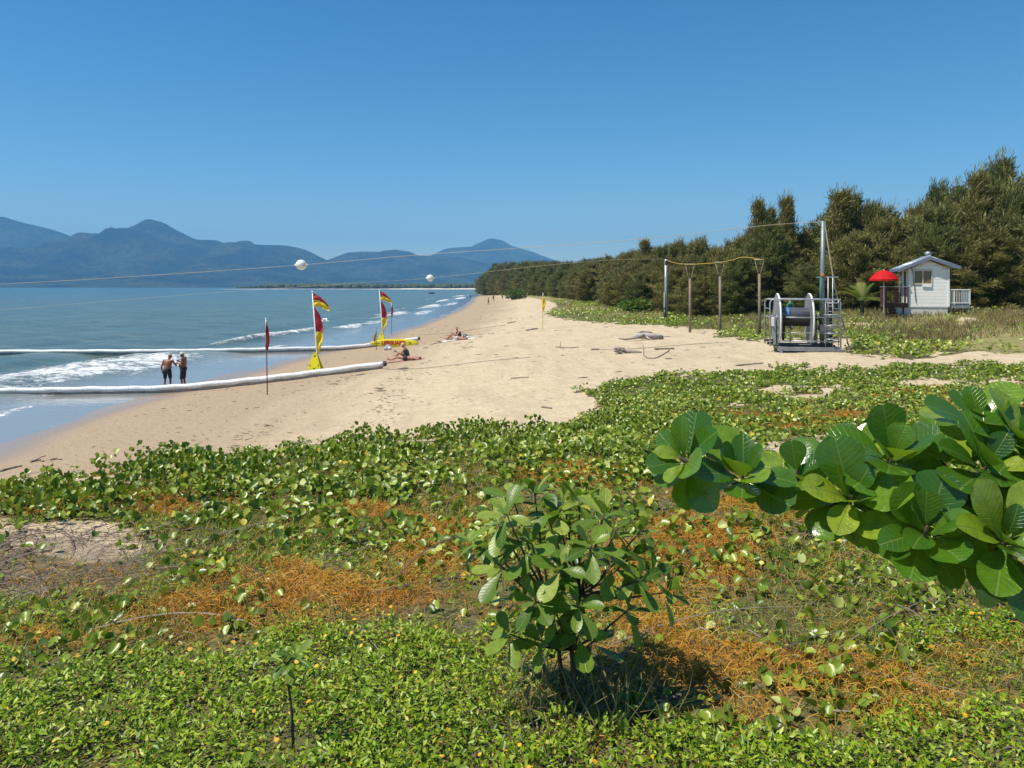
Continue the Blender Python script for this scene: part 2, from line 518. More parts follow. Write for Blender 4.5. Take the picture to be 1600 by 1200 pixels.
def build_ground():
    D = list(-np.array(grow(0, 60, .5, 1.12)))[::-1][:-1] + list(np.arange(0, 8, .2)) + list(np.arange(8, 30, .13)) + grow(30, 900, .25, 1.055)
    Yl = list(-np.array(grow(0, 60, .3, 1.25)))[::-1][:-1] + list(np.arange(0, 1.5, .25)) + list(np.arange(1.5, 16, .11)) + grow(16, 4200, .16, 1.022)
    D = np.array(D); Ya = np.array(Yl)
    YY, DD = np.meshgrid(Ya, D, indexing='ij')
    XX = DD + shore(YY)
    ZZ = H(XX, YY)
    ny, nx = XX.shape
    idx = np.arange(ny * nx).reshape(ny, nx)
    F = np.stack([idx[:-1, :-1], idx[:-1, 1:], idx[1:, 1:], idx[1:, :-1]], -1).reshape(-1, 4)
    x = XX.ravel(); y = YY.ravel(); d = DD.ravel()
    c = cover(x, np.maximum(y, .6))
    veg = (c['near'] | c['far']) * (1 - c['gap'])
    veg = np.where(y < .6, 1.0, veg)
    wet = 1 - sstep(.7, 2.9, d + 2.0 * (fbm(x * .12, y * .10, 61, 3) - .5))
    damp = 1 - sstep(7, 13.5, d + 5 * (fbm(x * .2, y * .08, 63, 3) - .5))
    me = mesh_np('beach_ground', np.stack([x, y, ZZ.ravel()], -1), F,
                 dict(veg=veg, wet=wet, damp=damp, org=np.where(y < .6, 0, c['org']), litter=c['litter'], dry=c['dry'], wed=c['wed']))
    m, t, out = new_mat('sand_and_soil')
    geo = N(t, 'ShaderNodeNewGeometry'); pos = geo.outputs['Position']
    n_big = noise(t, pos, .35, 4); n_mid = noise(t, pos, 2.2, 5); n_fine = noise(t, pos, 60, 3)
    mp = N(t, 'ShaderNodeMapping'); mp.inputs['Scale'].default_value = (1.2, .22, 1); t.links.new(pos, mp.inputs[0])
    streak = noise(t, mp.outputs[0], 1.0, 5, .6)
    sand = mixc(t, ramp(t, n_mid, .3, .7), (.60, .475, .31), (.52, .405, .255))
    sand = mixc(t, ramp(t, streak, .42, .72, 0, .6), sand, (.43, .325, .21))
    sand = mixc(t, math_(t, 'MULTIPLY', attr(t, 'damp'), .80), sand, (.35, .25, .155))
    sand = mixc(t, ramp(t, n_fine, .62, .8, 0, .35), sand, (.35, .26, .18))
    specks = ramp(t, noise(t, pos, 7, 2, .7), .69, .76, 0, .55)
    sand = mixc(t, specks, sand, (.18, .13, .08))
    wet = attr(t, 'wet')
    sand = mixc(t, math_(t, 'MULTIPLY', wet, .9), sand, (.30, .215, .145))
    soil = mixc(t, ramp(t, noise(t, pos, 14, 5, .65), .38, .62), (.04, .04, .012), (.15, .12, .04))  # soil tones darkened to put the shade between leaves into the colour
    soil = mixc(t, ramp(t, noise(t, pos, 3.5, 4), .45, .62, 0, .7), soil, (.085, .11, .022))
    orange = mixc(t, ramp(t, noise(t, pos, 26, 4, .7), .35, .65), (.38, .17, .012), (.13, .085, .018))
    soil = mixc(t, math_(t, 'MULTIPLY', attr(t, 'org'), .65), soil, orange)
    dryc = mixc(t, ramp(t, noise(t, pos, 1.2, 5, .65), .35, .65), (.36, .29, .12), (.20, .21, .055))
    soil = mixc(t, math_(t, 'MULTIPLY', attr(t, 'dry'), .8), soil, dryc)
    vf = ramp(t, math_(t, 'ADD', attr(t, 'veg'), math_(t, 'MULTIPLY', math_(t, 'SUBTRACT', noise(t, pos, 5, 5, .7), .5), .9)), .35, .7, 0, .93)
    colr = mixc(t, vf, sand, soil)
    lit = ramp(t, math_(t, 'MULTIPLY', attr(t, 'litter'), noise(t, pos, 9, 5, .75)), .26, .55, 0, .7)
    colr = mixc(t, lit, colr, (.20, .15, .105))
    b = N(t, 'ShaderNodeBsdfPrincipled')
    t.links.new(colr, b.inputs['Base Color'])
    t.links.new(math_(t, 'SUBTRACT', .95, math_(t, 'MULTIPLY', wet, .74)), b.inputs['Roughness'])
    b.inputs['Specular IOR Level'].default_value = .3
    hgt = math_(t, 'ADD', math_(t, 'MULTIPLY', noise(t, pos, 4.5, 6, .6), 1.0), math_(t, 'MULTIPLY', n_fine, .10))
    vo = N(t, 'ShaderNodeTexVoronoi'); vo.inputs['Scale'].default_value = 2.6; t.links.new(pos, vo.inputs['Vector'])
    dent = math_(t, 'MULTIPLY', ramp(t, vo.outputs['Distance'], .10, .30, 1, 0), ramp(t, noise(t, pos, .22, 3), .46, .60))
    hgt = math_(t, 'SUBTRACT', hgt, math_(t, 'MULTIPLY', dent, .55))
    dry_f = math_(t, 'SUBTRACT', 1.0, math_(t, 'MULTIPLY', wet, .95))
    bp = N(t, 'ShaderNodeBump'); bp.inputs['Distance'].default_value = .16
    t.links.new(math_(t, 'MULTIPLY', dry_f, .75), bp.inputs['Strength'])
    t.links.new(hgt, bp.inputs['Height']); t.links.new(bp.outputs[0], b.inputs['Normal'])
    t.links.new(b.outputs[0], out.inputs['Surface'])
    g = link_mesh('beach_ground', me, m, None, True)
    tag(g, 'wide pale sand beach rising from the wet shoreline to the planted dune', 'beach', kind='structure')

build_ground()

# ------------------------------------------------------------------ sea
FOAM = [(-9.8, 45, 5.4, 11.5, 1.0), (-7.5, 36.5, 2.2, 5, .75), (-10.5, 67, 1.6, 9, .8), (-6.5, 105, 1.4, 12, .7), (-11, 145, 1.6, 20, .7), (-12.5, 51, 1.6, 6, .8), (-10.5, 76, 2.0, 15, .95), (-7.3, 91, 1.7, 8, .9), (-8.5, 128, 2.3, 20, .95), (-5.0, 142, 1.6, 16, .8),
        (-7.5, 185, 2.4, 26, .95), (-4.0, 215, 1.6, 28, .8), (-9, 262, 2.5, 36, .9), (-5, 325, 2.5, 45, .95), (-9, 395, 4, 40, .9),
        (-3.2, 28.6, .5, 4.6, .75), (-14.5, 39.0, .8, 2.0, .8), (-5.5, 62, .5, 5, .5), (-3.2, 102, .35, 8, .45), (-2.5, 165, .5, 16, .5),
        (-13, 170, .8, 14, .6), (-16, 300, 1.2, 30, .6), (-4.5, 34, .5, 3, .5), (-6.3, 24, 1.2, 3, .7)]
def build_sea():
    D = list(-np.array(grow(34, 16000, .4, 1.075)))[::-1] + list(np.arange(-33.8, 3.01, .2))
    Yl = list(-np.array(grow(0, 900, 3, 1.3)))[::-1][:-1] + list(np.arange(0, 16, 1.0)) + list(np.arange(16, 62, .28)) + grow(62, 17000, .36, 1.018)
    D = np.array(D); Ya = np.array(Yl)
    YY, DD = np.meshgrid(Ya, D, indexing='ij')
    XX = DD + shore(YY)
    nz = fbm(YY * .045, DD * .05, 71, 3) - .5
    dd = DD + 3.5 * nz
    near = np.exp(-np.maximum(YY - 30, 0) / 900) * sstep(-400, -60, DD)
    off = sstep(-3, -8, DD)
    Z = off * near * (.14 * np.sin(dd * .62 + 2.5 * nz) + .06 * (fbm(XX * .5, YY * .2, 73, 3) - .5) + .03 * np.sin(dd * 1.9 + 4 * nz))
    f = np.zeros_like(XX)
    for (dc, yc, rd, ry, a) in FOAM:
        dw = DD - dc - .9 * (vnoise(YY * .21, YY * 0 + dc, 77) - .5) - .22 * (YY - yc) * (rd / ry) * .6
        q = np.sqrt((dw / rd) ** 2 + ((YY - yc) / ry) ** 2)
        k = a * (1 - sstep(.45, 1.15, q))
        f = np.maximum(f, k)
        Z += .22 * off * k * np.exp(-(((DD - dc - .2 * rd) / (.55 * rd)) ** 2)) * (a > .75)
    shal = sstep(-9.0, -3.0, DD + 2 * nz)
    idx = np.arange(XX.size).reshape(XX.shape)
    F = np.stack([idx[:-1, :-1], idx[:-1, 1:], idx[1:, 1:], idx[1:, :-1]], -1).reshape(-1, 4)
    me = mesh_np('sea', np.stack([XX.ravel(), YY.ravel(), Z.ravel()], -1), F, dict(foam=f.ravel(), shallow=shal.ravel(), off=sstep(0, -300, DD).ravel()))
    m, t, out = new_mat('sea_water')
    geo = N(t, 'ShaderNodeNewGeometry'); pos = geo.outputs['Position']
    mp = N(t, 'ShaderNodeMapping'); mp.inputs['Scale'].default_value = (.5, 1, 1); t.links.new(pos, mp.inputs[0])
    big = noise(t, mp.outputs[0], .035, 4, .6)
    mid = noise(t, mp.outputs[0], .28, 4, .6)
    deep = mixc(t, ramp(t, big, .35, .68), (.076, .122, .106), (.098, .145, .120))
    deep = mixc(t, ramp(t, mid, .42, .62, 0, .55), deep, (.14, .19, .155))
    mq = N(t, 'ShaderNodeMapping'); mq.inputs['Scale'].default_value = (.12, 1, 1); t.links.new(pos, mq.inputs[0])
    rip = noise(t, mq.outputs[0], .55, 5, .7, .4)
    deep = mixc(t, ramp(t, rip, .46, .62, 0, .6), deep, (.045, .085, .09))
    deep = mixc(t, ramp(t, noise(t, mq.outputs[0], .9, 4, .7), .60, .70, 0, .35), deep, (.22, .28, .26))
    deep = mixc(t, attr(t, 'off'), deep, (.062, .122, .132))
    sh = attr(t, 'shallow')
    body = mixc(t, math_(t, 'MULTIPLY', sh, .9), deep, (.25, .245, .23))
    fn = noise(t, pos, .55, 7, .72, 1.2); fn2 = noise(t, pos, 3.2, 5, .7, .8)
    fnv = math_(t, 'ADD', math_(t, 'MULTIPLY', fn, .6), math_(t, 'MULTIPLY', fn2, .4))
    fm = ramp(t, math_(t, 'ADD', attr(t, 'foam'), math_(t, 'MULTIPLY', math_(t, 'SUBTRACT', fnv, .5), 5.2)), .44, 1.25)
    b = N(t, 'ShaderNodeBsdfPrincipled')
    t.links.new(mixc(t, fm, body, (.82, .83, .83)), b.inputs['Base Color'])
    r0 = math_(t, 'SUBTRACT', .26, math_(t, 'MULTIPLY', sh, .20))
    t.links.new(math_(t, 'ADD', r0, math_(t, 'MULTIPLY', fm, .6)), b.inputs['Roughness'])
    b.inputs['IOR'].default_value = 1.33
    b.inputs['Specular IOR Level'].default_value = .4
    hh = math_(t, 'ADD', math_(t, 'MULTIPLY', noise(t, mp.outputs[0], 1.3, 5, .6), .7), math_(t, 'MULTIPLY', noise(t, mp.outputs[0], .22, 3), 2.2))
    hh = math_(t, 'ADD', hh, math_(t, 'MULTIPLY', math_(t, 'MULTIPLY', fm, fnv), .7))
    bp = N(t, 'ShaderNodeBump'); bp.inputs['Distance'].default_value = .35
    t.links.new(math_(t, 'SUBTRACT', .75, math_(t, 'MULTIPLY', sh, .68)), bp.inputs['Strength'])
    t.links.new(hh, bp.inputs['Height']); t.links.new(bp.outputs[0], b.inputs['Normal'])
    t.links.new(b.outputs[0], out.inputs['Surface'])
    o = link_mesh('sea', me, m, None, True)
    tag(o, 'calm teal sea with white surf breaking along the beach', 'sea', kind='structure')
build_sea()

# ------------------------------------------------------------------ mountains across the bay
def mountain_mat():
    m, t, out = new_mat('forested_slope')
    geo = N(t, 'ShaderNodeNewGeometry'); pos = geo.outputs['Position']
    n1 = noise(t, pos, .0035, 6, .6); n2 = noise(t, pos, .02, 5, .65)
    c = mixc(t, ramp(t, n1, .38, .64), (.008, .022, .010), (.10, .11, .035))
    c = mixc(t, ramp(t, n2, .4, .7, 0, .6), c, (.02, .035, .018))
    b = N(t, 'ShaderNodeBsdfPrincipled'); t.links.new(c, b.inputs['Base Color'])
    b.inputs['Roughness'].default_value = .9; b.inputs['Specular IOR Level'].default_value = .1
    bp = N(t, 'ShaderNodeBump'); bp.inputs['Strength'].default_value = 1.0; bp.inputs['Distance'].default_value = 130
    t.links.new(n2, bp.inputs['Height']); t.links.new(bp.outputs[0], b.inputs['Normal'])
    t.links.new(b.outputs[0], out.inputs['Surface'])
    return m
M_MTN = mountain_mat()

def mountain(name, label, ridge, Y0, depth, seed, spur=.5, nx=260, ns=70):
    rx = np.array([p[0] for p in ridge], float); ry = np.array([p[1] for p in ridge], float)
    px = np.linspace(rx[0], rx[-1], nx)
    top = hinterp(px, rx, ry)
    top = top + 1.2 * (fbm(px * .11, px * 0 + seed, seed + 5, 4) - .5)
    X0 = (px - 800) / FPX * Y0
    hz = np.maximum((448 - top) / FPX * Y0, 2)
    S = np.concatenate([np.linspace(-.35, 0, 12)[:-1], np.linspace(0, 1, ns)])
    SS, XX = np.meshgrid(S, X0, indexing='ij')
    HH = np.repeat(hz[None, :], len(S), 0)
    front = np.clip(SS, 0, 1); back = np.clip(-SS / .35, 0, 1)
    prof = (1 - front) ** 1.25 * (1 - back)
    rg = ridged(XX / 900.0 + seed, SS * depth / 1500.0 + .3 * XX / 900, seed, 5)
    amp = spur * np.sin(np.pi * np.clip(front, 0, 1)) ** .8
    Z = HH * np.clip(prof + amp * (rg - .52) * (.35 + .65 * (1 - front)), 0, .995 - .6 * front * .0)
    Z = np.minimum(Z, HH * (1 - .12 * np.minimum(front * 6, 1) * 1.0 + 0) if spur < .3 else HH * (1 - .55 * front))
    Z += (ridged(XX / 260.0, SS * depth / 320.0, seed + 9, 3) - .5) * 46 * np.minimum(front * 4, 1) * (1 - front)
    YY = Y0 - SS * depth
    Xp = XX * (YY / Y0) ** .0
    Z = np.where(front >= 1, -6, Z - 4 * front)
    idx = np.arange(XX.size).reshape(XX.shape)
    F = np.stack([idx[:-1, :-1], idx[:-1, 1:], idx[1:, 1:], idx[1:, :-1]], -1).reshape(-1, 4)
    me = mesh_np(name, np.stack([Xp.ravel(), YY.ravel(), Z.ravel()], -1), F)
    o = link_mesh(name, me, M_MTN, None, True)
    tag(o, label, 'mountain', kind='structure')

mountain('mountain_range', 'long blue mountain at the left edge, behind the bay', [(-420, 352), (-300, 356), (-180, 350), (-60, 340), (0, 337), (30, 345), (60, 352), (90, 360), (110, 368), (150, 384), (210, 405), (260, 425), (310, 446)], 6860, 1960, 3, .35)
mountain('mountain', 'highest forested blue mountain with a pointed summit left of centre', [(-60, 446), (20, 412), (70, 388), (108, 369), (125, 362), (155, 363), (185, 355), (208, 354), (217, 347), (232, 341), (250, 345), (280, 360), (310, 373), (335, 374), (358, 380), (376, 375), (390, 375), (400, 381), (440, 382), (470, 387), (500, 400), (530, 416), (560, 432), (600, 446)], 6020, 2100, 12, .55)
mountain('hill', 'lower rounded blue hill in the middle of the bay', [(400, 446), (450, 430), (490, 414), (515, 404), (545, 394), (570, 392), (590, 392), (615, 389), (640, 392), (655, 398), (690, 399), (720, 402), (760, 410), (800, 420), (860, 436), (900, 446)], 6510, 1680, 21, .4)
mountain('mountain_peak', 'faraway cone shaped blue peak right of the other mountains', [(560, 440), (620, 420), (660, 404), (683, 394), (700, 387), (735, 384), (750, 378), (768, 372), (785, 375), (800, 383), (830, 392), (860, 403), (880, 409), (905, 416), (960, 428), (1040, 446)], 8750, 1820, 33, .3)

# ------------------------------------------------------------------ low spit across the water
def build_spit():
    nx = 240
    x = np.linspace(-560, 420, nx)
    ys = np.array([1385, 1400, 1412, 1425, 1440, 1700])
    zs = np.array([-1.0, .15, .9, 1.5, 2.0, 2.4])
    XX, K = np.meshgrid(x, np.arange(len(ys)), indexing='ij')
    YY = ys[K] + 10 * (fbm(XX * .02, XX * 0, 81, 3) - .5) + np.where(XX < -300, (-300 - XX) * .25, 0)
    ZZ = zs[K] * np.clip((XX + 545) / 40, .05, 1) * (.12 + .88 * sstep(-300, -180, XX))
    idx = np.arange(XX.size).reshape(XX.shape)
    F = np.stack([idx[:-1, :-1], idx[1:, :-1], idx[1:, 1:], idx[:-1, 1:]], -1).reshape(-1, 4)
    me = mesh_np('sand_spit', np.stack([XX.ravel(), YY.ravel(), ZZ.ravel()], -1), F)
    o = link_mesh('sand_spit', me, pm('spit_sand', (.72, .62, .48), (.6, .5, .38), .05, .95, 0), None, True)
    tag(o, 'thin pale sand spit on the far side of the bay', 'sand spit', kind='structure')
    # far mangrove wood on the spit: one mass of crowns
    n = 2600
    cx = RNG.uniform(-535, 420, n); cy = np.where(cx < -230, RNG.uniform(1404, 1690, n), RNG.uniform(1428, 1690, n)) + np.where(cx < -300, (-300 - cx) * .25, 0)
    hgt = (5.5 + 4.5 * fbm(cx * .012, cy * .01, 83, 3)) * np.clip((cx + 545) / 70, .45, 1) * RNG.uniform(.7, 1.1, n) * (1 + .25 * sstep(-200, 300, cx))
    tv = []; tf = []
    b = MB(); b.ball((0, 0, .5), (.55, .55, .5), 7, 5)
    V = np.array(b.v); tri = []
    for f in b.f:
        for i in range(1, len(f) - 1):
            tri.append((f[0], f[i], f[i + 1]))
    tri = np.array(tri)
    vs = V[None] * np.stack([hgt * 1.3, hgt * 1.3, hgt], -1)[:, None, :] * RNG.uniform(.75, 1.25, (n, len(V), 1))
    vs = vs + np.stack([cx, cy, np.full(n, 1.6)], -1)[:, None, :]
    fs = tri[None] + (np.arange(n) * len(V))[:, None, None]
    me = mesh_np('far_wood', vs.reshape(-1, 3), fs.reshape(-1, 3))
    o = link_mesh('far_wood', me, pm('far_wood_green', (.035, .055, .022), (.07, .085, .035), .2, .9, 0), None, False)
    tag(o, 'dark low wood on the sand spit across the bay', 'woodland', kind='stuff')
build_spit()

# ------------------------------------------------------------------ haze
def build_haze():
    mb = MB(); mb.box((0, 4650, 312), (26000, 9900, 638))
    m, t, out = new_mat('haze_air')
    v = N(t, 'ShaderNodeVolumePrincipled')
    v.inputs['Color'].default_value = (.19, .47, .80, 1)
    v.inputs['Density'].default_value = 1.3e-4
    v.inputs['Anisotropy'].default_value = 0.0
    t.links.new(v.outputs[0], out.inputs['Volume'])
    o = mb.build('haze', m)
    tag(o, 'thin blue haze over the bay and mountains', 'haze', kind='stuff')
build_haze()

# ------------------------------------------------------------------ casuarina trees
def frames(dirs, ups):
    """orthonormal frames with y along dirs; returns (n,3,3) with columns x,y,z"""
    y = dirs / (np.linalg.norm(dirs, axis=1, keepdims=True) + 1e-9)
    x = np.cross(y, ups); x /= (np.linalg.norm(x, axis=1, keepdims=True) + 1e-9)
    z = np.cross(x, y)
    return np.stack([x, y, z], -1)

def scatter(tv, tf, fr, scale, pos, tint):
    n = len(pos)
    vs = np.einsum('nij,kj->nki', fr, tv) * scale[:, None, None] + pos[:, None, :]
    fs = tf[None] + (np.arange(n) * len(tv))[:, None, None]
    return vs.reshape(-1, 3), fs.reshape(-1, tf.shape[1]), np.repeat(tint, len(tv))

SPRAY_V = np.array([(-.04, 0, 0), (.04, 0, 0), (.075, .5, .02), (-.07, .42, -.02), (.02, 1.0, .08), (-.02, .95, .06)])
SPRAY_F = np.array([(0, 1, 2, 3), (3, 2, 4, 5)])
def crown_mesh(seed, kind):
    r = np.random.default_rng(seed)
    # unit-height tree; x-y radius profile over height
    nb = {'bushy': 170, 'feather': 145, 'wispy': 75}[kind]
    per = {'bushy': 180, 'feather': 170, 'wispy': 140}[kind]
    P = []; Dv = []; Tn = []; S = []
    for i in range(nb):
        u = (i + r.random()) / nb
        if kind == 'bushy':
            z0 = .04 + .86 * u; rad = .36 * math.sin(math.pi * min(1, (.20 + .80 * u))) ** .6 + .04
            up = .35 + .7 * u
        elif kind == 'feather':
            z0 = .03 + .92 * u; rad = .30 * (1 - u) ** .75 + .045; up = .5 + .5 * u
        else:
            z0 = .16 + .82 * u; rad = .20 * (1 - u) ** .7 + .03; up = .9 + .6 * u
        rad *= r.uniform(.7, 1.2)
        az = r.random() * 2 * math.pi
        d = np.array([math.cos(az), math.sin(az), up * r.uniform(.5, 1.2)]); d /= np.linalg.norm(d)
        L = rad * r.uniform(.8, 1.1) * 1.1
        s = np.clip(r.random(per) ** .75, 0, 1)
        bp = np.array([0, 0, z0])[None] + d[None] * (s * L)[:, None]
        bp[:, 2] -= .12 * L * s ** 2
        bp += r.normal(0, .014 + .022 * (1 - s[:, None]), (per, 3)) * np.array([1, 1, .8])
        dv = d[None] * .8 + r.normal(0, .5, (per, 3)) + np.array([.34, 0, .20])[None]
        if u > .55 and r.random() < .5:      # loose leaders feathering the top
            lead = r.random(per) < .22
            bp[lead] += (d * .6 + np.array([.05, 0, .8]))[None] * (r.random(lead.sum()) * .075)[:, None]
            dv[lead] = dv[lead] * .5 + np.array([.1, 0, .8])
        P.append(bp); Dv.append(dv); Tn.append(np.clip(.25 + .5 * r.random() + r.normal(0, .12, per), 0, 1))
        S.append(r.uniform(.020, .050, per) * (1.15 if kind != 'wispy' else .95))
    P = np.concatenate(P); Dv = np.concatenate(Dv); Tn = np.concatenate(Tn); S = np.concatenate(S)
    if kind == 'bushy':
        P[:, 2] = np.clip(P[:, 2], .0, None)
        P[:, 2] /= P[:, 2].max() * .97
    fr = frames(Dv, r.normal(0, 1, Dv.shape))
    v, f, tn = scatter(SPRAY_V, SPRAY_F, fr, S, P, Tn)
    return mesh_np('crown', v, f, dict(tint=tn))

M_CAS = leaf_mat('casuarina_foliage', [(0, (.08, .075, .022)), (.5, (.20, .18, .05)), (1, (.42, .36, .14))], .6, .25, (.10, .12, .025), .2)
M_CAS2 = leaf_mat('casuarina_foliage_green', [(0, (.06, .07, .022)), (.5, (.16, .165, .048)), (1, (.34, .32, .11))], .6, .25, (.08, .12, .025), .2)
M_BARK = pm('bark', (.11, .085, .065), (.05, .04, .032), 5, .9, .5, stretch=(1, 1, .2), bdist=.02)

def trunk_mesh(seed):
    r = random.Random(seed)
    mb = MB()
    pts = []; x = y = 0.0
    for i in range(8):
        pts.append((x, y, i / 7 * .92)); x += r.uniform(-.012, .012); y += r.uniform(-.012, .012)
    mb.tube(pts, [.022 * (1 - i / 8) + .003 for i in range(8)], 7)
    for k in range(9):
        i = r.randrange(1, 7); p = Vector(pts[i]); a = r.random() * 6.28
        q = p + Vector((math.cos(a) * .16, math.sin(a) * .16, r.uniform(.02, .14)))
        mb.tube([p, p.lerp(q, .5) + Vector((0, 0, -.01)), q], [.007, .005, .002], 5, False)
    me = bpy.data.meshes.new('trunk'); me.from_pydata(mb.v, [], mb.f); me.update()
    me.polygons.foreach_set('use_smooth', np.ones(len(me.polygons), bool))
    return me

TREE_LINE_Y = [30, 42, 50, 55, 58, 62, 80, 110, 150, 200, 285, 390, 470]
TREE_LINE_X = [60, 45, 35, 27, 20.5, 15.8, 14.0, 13.2, 12.8, 11.0, 1.5, -13.5, -20]
CR = {}
for kind, k in (('bushy', 4), ('feather', 3), ('wispy', 2)):
    CR[kind] = []
    for i in range(k):
        me = crown_mesh(100 + 7 * i + len(kind), kind); me.materials.append(M_CAS if (i % 2 == 0) else M_CAS2)
        CR[kind].append(me)
TR = []
for i in range(3):
    me = trunk_mesh(i); me.materials.append(M_BARK); TR.append(me)

TOPX = [-200, 730, 760, 800, 850, 900, 950, 1000, 1050, 1100, 1150, 1170, 1215, 1250, 1275, 1310, 1345, 1400, 1450, 1500, 1550, 1600, 1700, 2200]
TOPY = [424, 424, 419, 412, 410, 408, 404, 396, 386, 383, 378, 362, 362, 378, 362, 334, 328, 322, 310, 297, 282, 270, 260, 248]
def tree_at(x, y, kind, label, group=None, hscale=1.0, wid=1.0, rz=None, top=None, name='casuarina_tree'):
    gz = h1(x, y)
    px = 800 + FPX * x / y
    ty = top if top is not None else float(np.interp(px, TOPX, TOPY))
    h = max(3.5, (CAM_H - gz) + (448 - ty) * y / FPX) * hscale
    o = thing(name, label, 'tree', (x, y, gz - .05), random.uniform(-.6, .6), group)
    t = bpy.data.objects.new('trunk', random.choice(TR)); COL.objects.link(t); t.parent = o; t.scale = (h, h, h)
    c = bpy.data.objects.new('crown', random.choice(CR[kind])); COL.objects.link(c); c.parent = o
    c.scale = (h * wid, h * wid, h)
    return o

def plant_wood():
    ys = np.array(TREE_LINE_Y, float); xs = np.array(TREE_LINE_X, float)
    seg = np.hypot(np.diff(xs), np.diff(ys)); cum = np.concatenate([[0], np.cumsum(seg)])
    count = 0
    for row in range(5):
        s = 6.0 + random.random() * 2
        while s < cum[-1] - 2:
            y = np.interp(s, cum, ys); x = np.interp(s, cum, xs)
            y2 = np.interp(s + .5, cum, ys); x2 = np.interp(s + .5, cum, xs)
            tx, ty = (x2 - x) / .5, (y2 - y) / .5
            nx_, ny_ = ty, -tx            # inland
            if row == 4 and y > 75: break
            step = 2.9 if y < 64 else (4.4 if y < 120 else (7.5 if y < 200 else 12))
            off = row * (2.6 if y < 120 else 4.0) + random.uniform(-.6, .6)
            X = x + nx_ * off; Y = y + ny_ * off
            s += step * random.uniform(.8, 1.2)
            if row == 0 and random.random() < .3:
                continue
            if 21.5 < X < 28.5 and Y < 51.5:
                continue
            kind = 'feather' if (row > 1 and random.random() < (.5 if y < 100 else .15)) else 'bushy'
            hs = (random.uniform(.52, .80) if row == 0 else random.uniform(.74, .96) if row == 1 else random.uniform(.92, 1.07))
            q = 800 + FPX * X / Y
            if row >= 2 and Y < 68 and random.random() < .28:
                kind = 'wispy'; hs = random.uniform(1.0, 1.12)
            zone = ('right of the hut' if q > 1530 else 'behind the hut' if q > 1370 else 'behind the winch and mast' if q > 1205 else
                    'behind the forked posts' if q > 1035 else 'left of the steel post' if q > 880 else 'at the far end of the beach')
            lab = ('low bushy casuarina fronting the wood ' if row == 0 else 'dusky feathery casuarina within the wood ') + zone
            grp = ('front casuarinas ' if row == 0 else 'casuarinas in the wood ') + zone
            tree_at(X, Y, kind, lab, grp, hs, random.uniform(.85, 1.25) if row else random.uniform(1.1, 1.45))
            count += 1
    return count
n_tree = plant_wood()
# trees the photograph lets one tell apart
tree_at(19.9, 62, 'wispy', 'tall thin casuarina with spiky wisps, leftmost of the tall clump above the posts', 'tall wispy casuarinas', 1, .85, 0.3, 318)
tree_at(21.2, 63, 'wispy', 'tall wispy casuarina in the middle of the clump behind the last post', 'tall wispy casuarinas', 1, .8, 2.1, 330)
tree_at(20.6, 61, 'bushy', 'leafy casuarina filling the lower part of the tall wispy clump', None, 1, .75, .2, 344)
tree_at(22.1, 62, 'wispy', 'tall wispy casuarina in the clump, just left of the tall mast', 'tall wispy casuarinas', 1, .85, 4.0, 312)
tree_at(25.6, 60, 'wispy', 'dark casuarina with spread spiky top directly above the tall mast', 'tall wispy casuarinas', 1, 1.2, 5.0, 302)
tree_at(27.2, 61, 'wispy', 'dark thin casuarina just right of the tall mast top', 'tall wispy casuarinas', 1, .9, 1.0, 308)
tree_at(36.5, 57, 'wispy', 'ragged casuarina top standing above the wood at the far right', 'tall wispy casuarinas', 1, .9, 1.7, 254)
tree_at(33.0, 54.5, 'wispy', 'ragged thin casuarina above the wood, right of the hut roof', 'tall wispy casuarinas', 1, .9, 2.7, 276)
tree_at(17.3, 100, 'wispy', 'thin pointed casuarina rising over the low wood behind the steel post', 'tall wispy casuarinas', 1, 1.2, 2.9, 378)
# ================================================================== GROUND COVER
def wedge(n, y0, y1, margin=420):
    """points spread evenly over the ground seen between two distances"""
    Y = np.sqrt(RNG.uniform(y0 * y0, y1 * y1, n))
    X = RNG.uniform(-800 - margin, 800 + margin, n) / FPX * Y
    return X, Y
def wedge_area(y0, y1, margin=420):
    return (1600 + 2 * margin) / FPX * (y1 * y1 - y0 * y0) / 2

VINE_V = np.array([(0, 0, 0), (.26, .04, .15), (.45, .34, .31), (.43, .70, .28), (.20, 1.0, .10), (0, .84, .03), (0, .45, -.03),
                   (-.26, .04, .15), (-.45, .34, .31), (-.43, .70, .28), (-.20, 1.0, .10)])
VINE_F = np.array([(0, 1, 2, 6), (6, 2, 3, 5), (5, 3, 4, 5), (0, 6, 8, 7), (6, 5, 9, 8), (5, 5, 10, 9)])
VINE_F = np.array([(0, 1, 6), (1, 2, 6), (6, 2, 3), (6, 3, 5), (5, 3, 4), (0, 6, 7), (7, 6, 8), (6, 9, 8), (6, 5, 9), (5, 10, 9)])
LANCE_V = np.array([(0, 0, 0), (.20, .42, .07), (0, 1, -.06), (-.20, .42, .07), (0, .45, 0)])
LANCE_F = np.array([(0, 1, 4), (4, 1, 2), (0, 4, 3), (4, 2, 3)])
FAR_V = np.array([(0, 0, 0), (.42, .35, .16), (.30, .92, .10), (0, .8, 0), (-.30, .92, .10), (-.42, .35, .16)])
FAR_F = np.array([(0, 1, 3), (1, 2, 3), (0, 3, 5), (5, 3, 4)])

def leaf_frames(n, tilt_lo, tilt_hi, face=0.0):
    """leaf frames: y along the blade, z up out of the blade; tilt = blade angle above the ground"""
    az = RNG.uniform(0, 2 * math.pi, n)
    tilt = RNG.uniform(tilt_lo, tilt_hi, n)
    d = np.stack([np.cos(az) * np.cos(tilt), np.sin(az) * np.cos(tilt), np.sin(tilt)], -1)
    up = np.stack([RNG.normal(0, .45, n), RNG.normal(face, .45, n), np.ones(n)], -1)
    return frames(d, up)

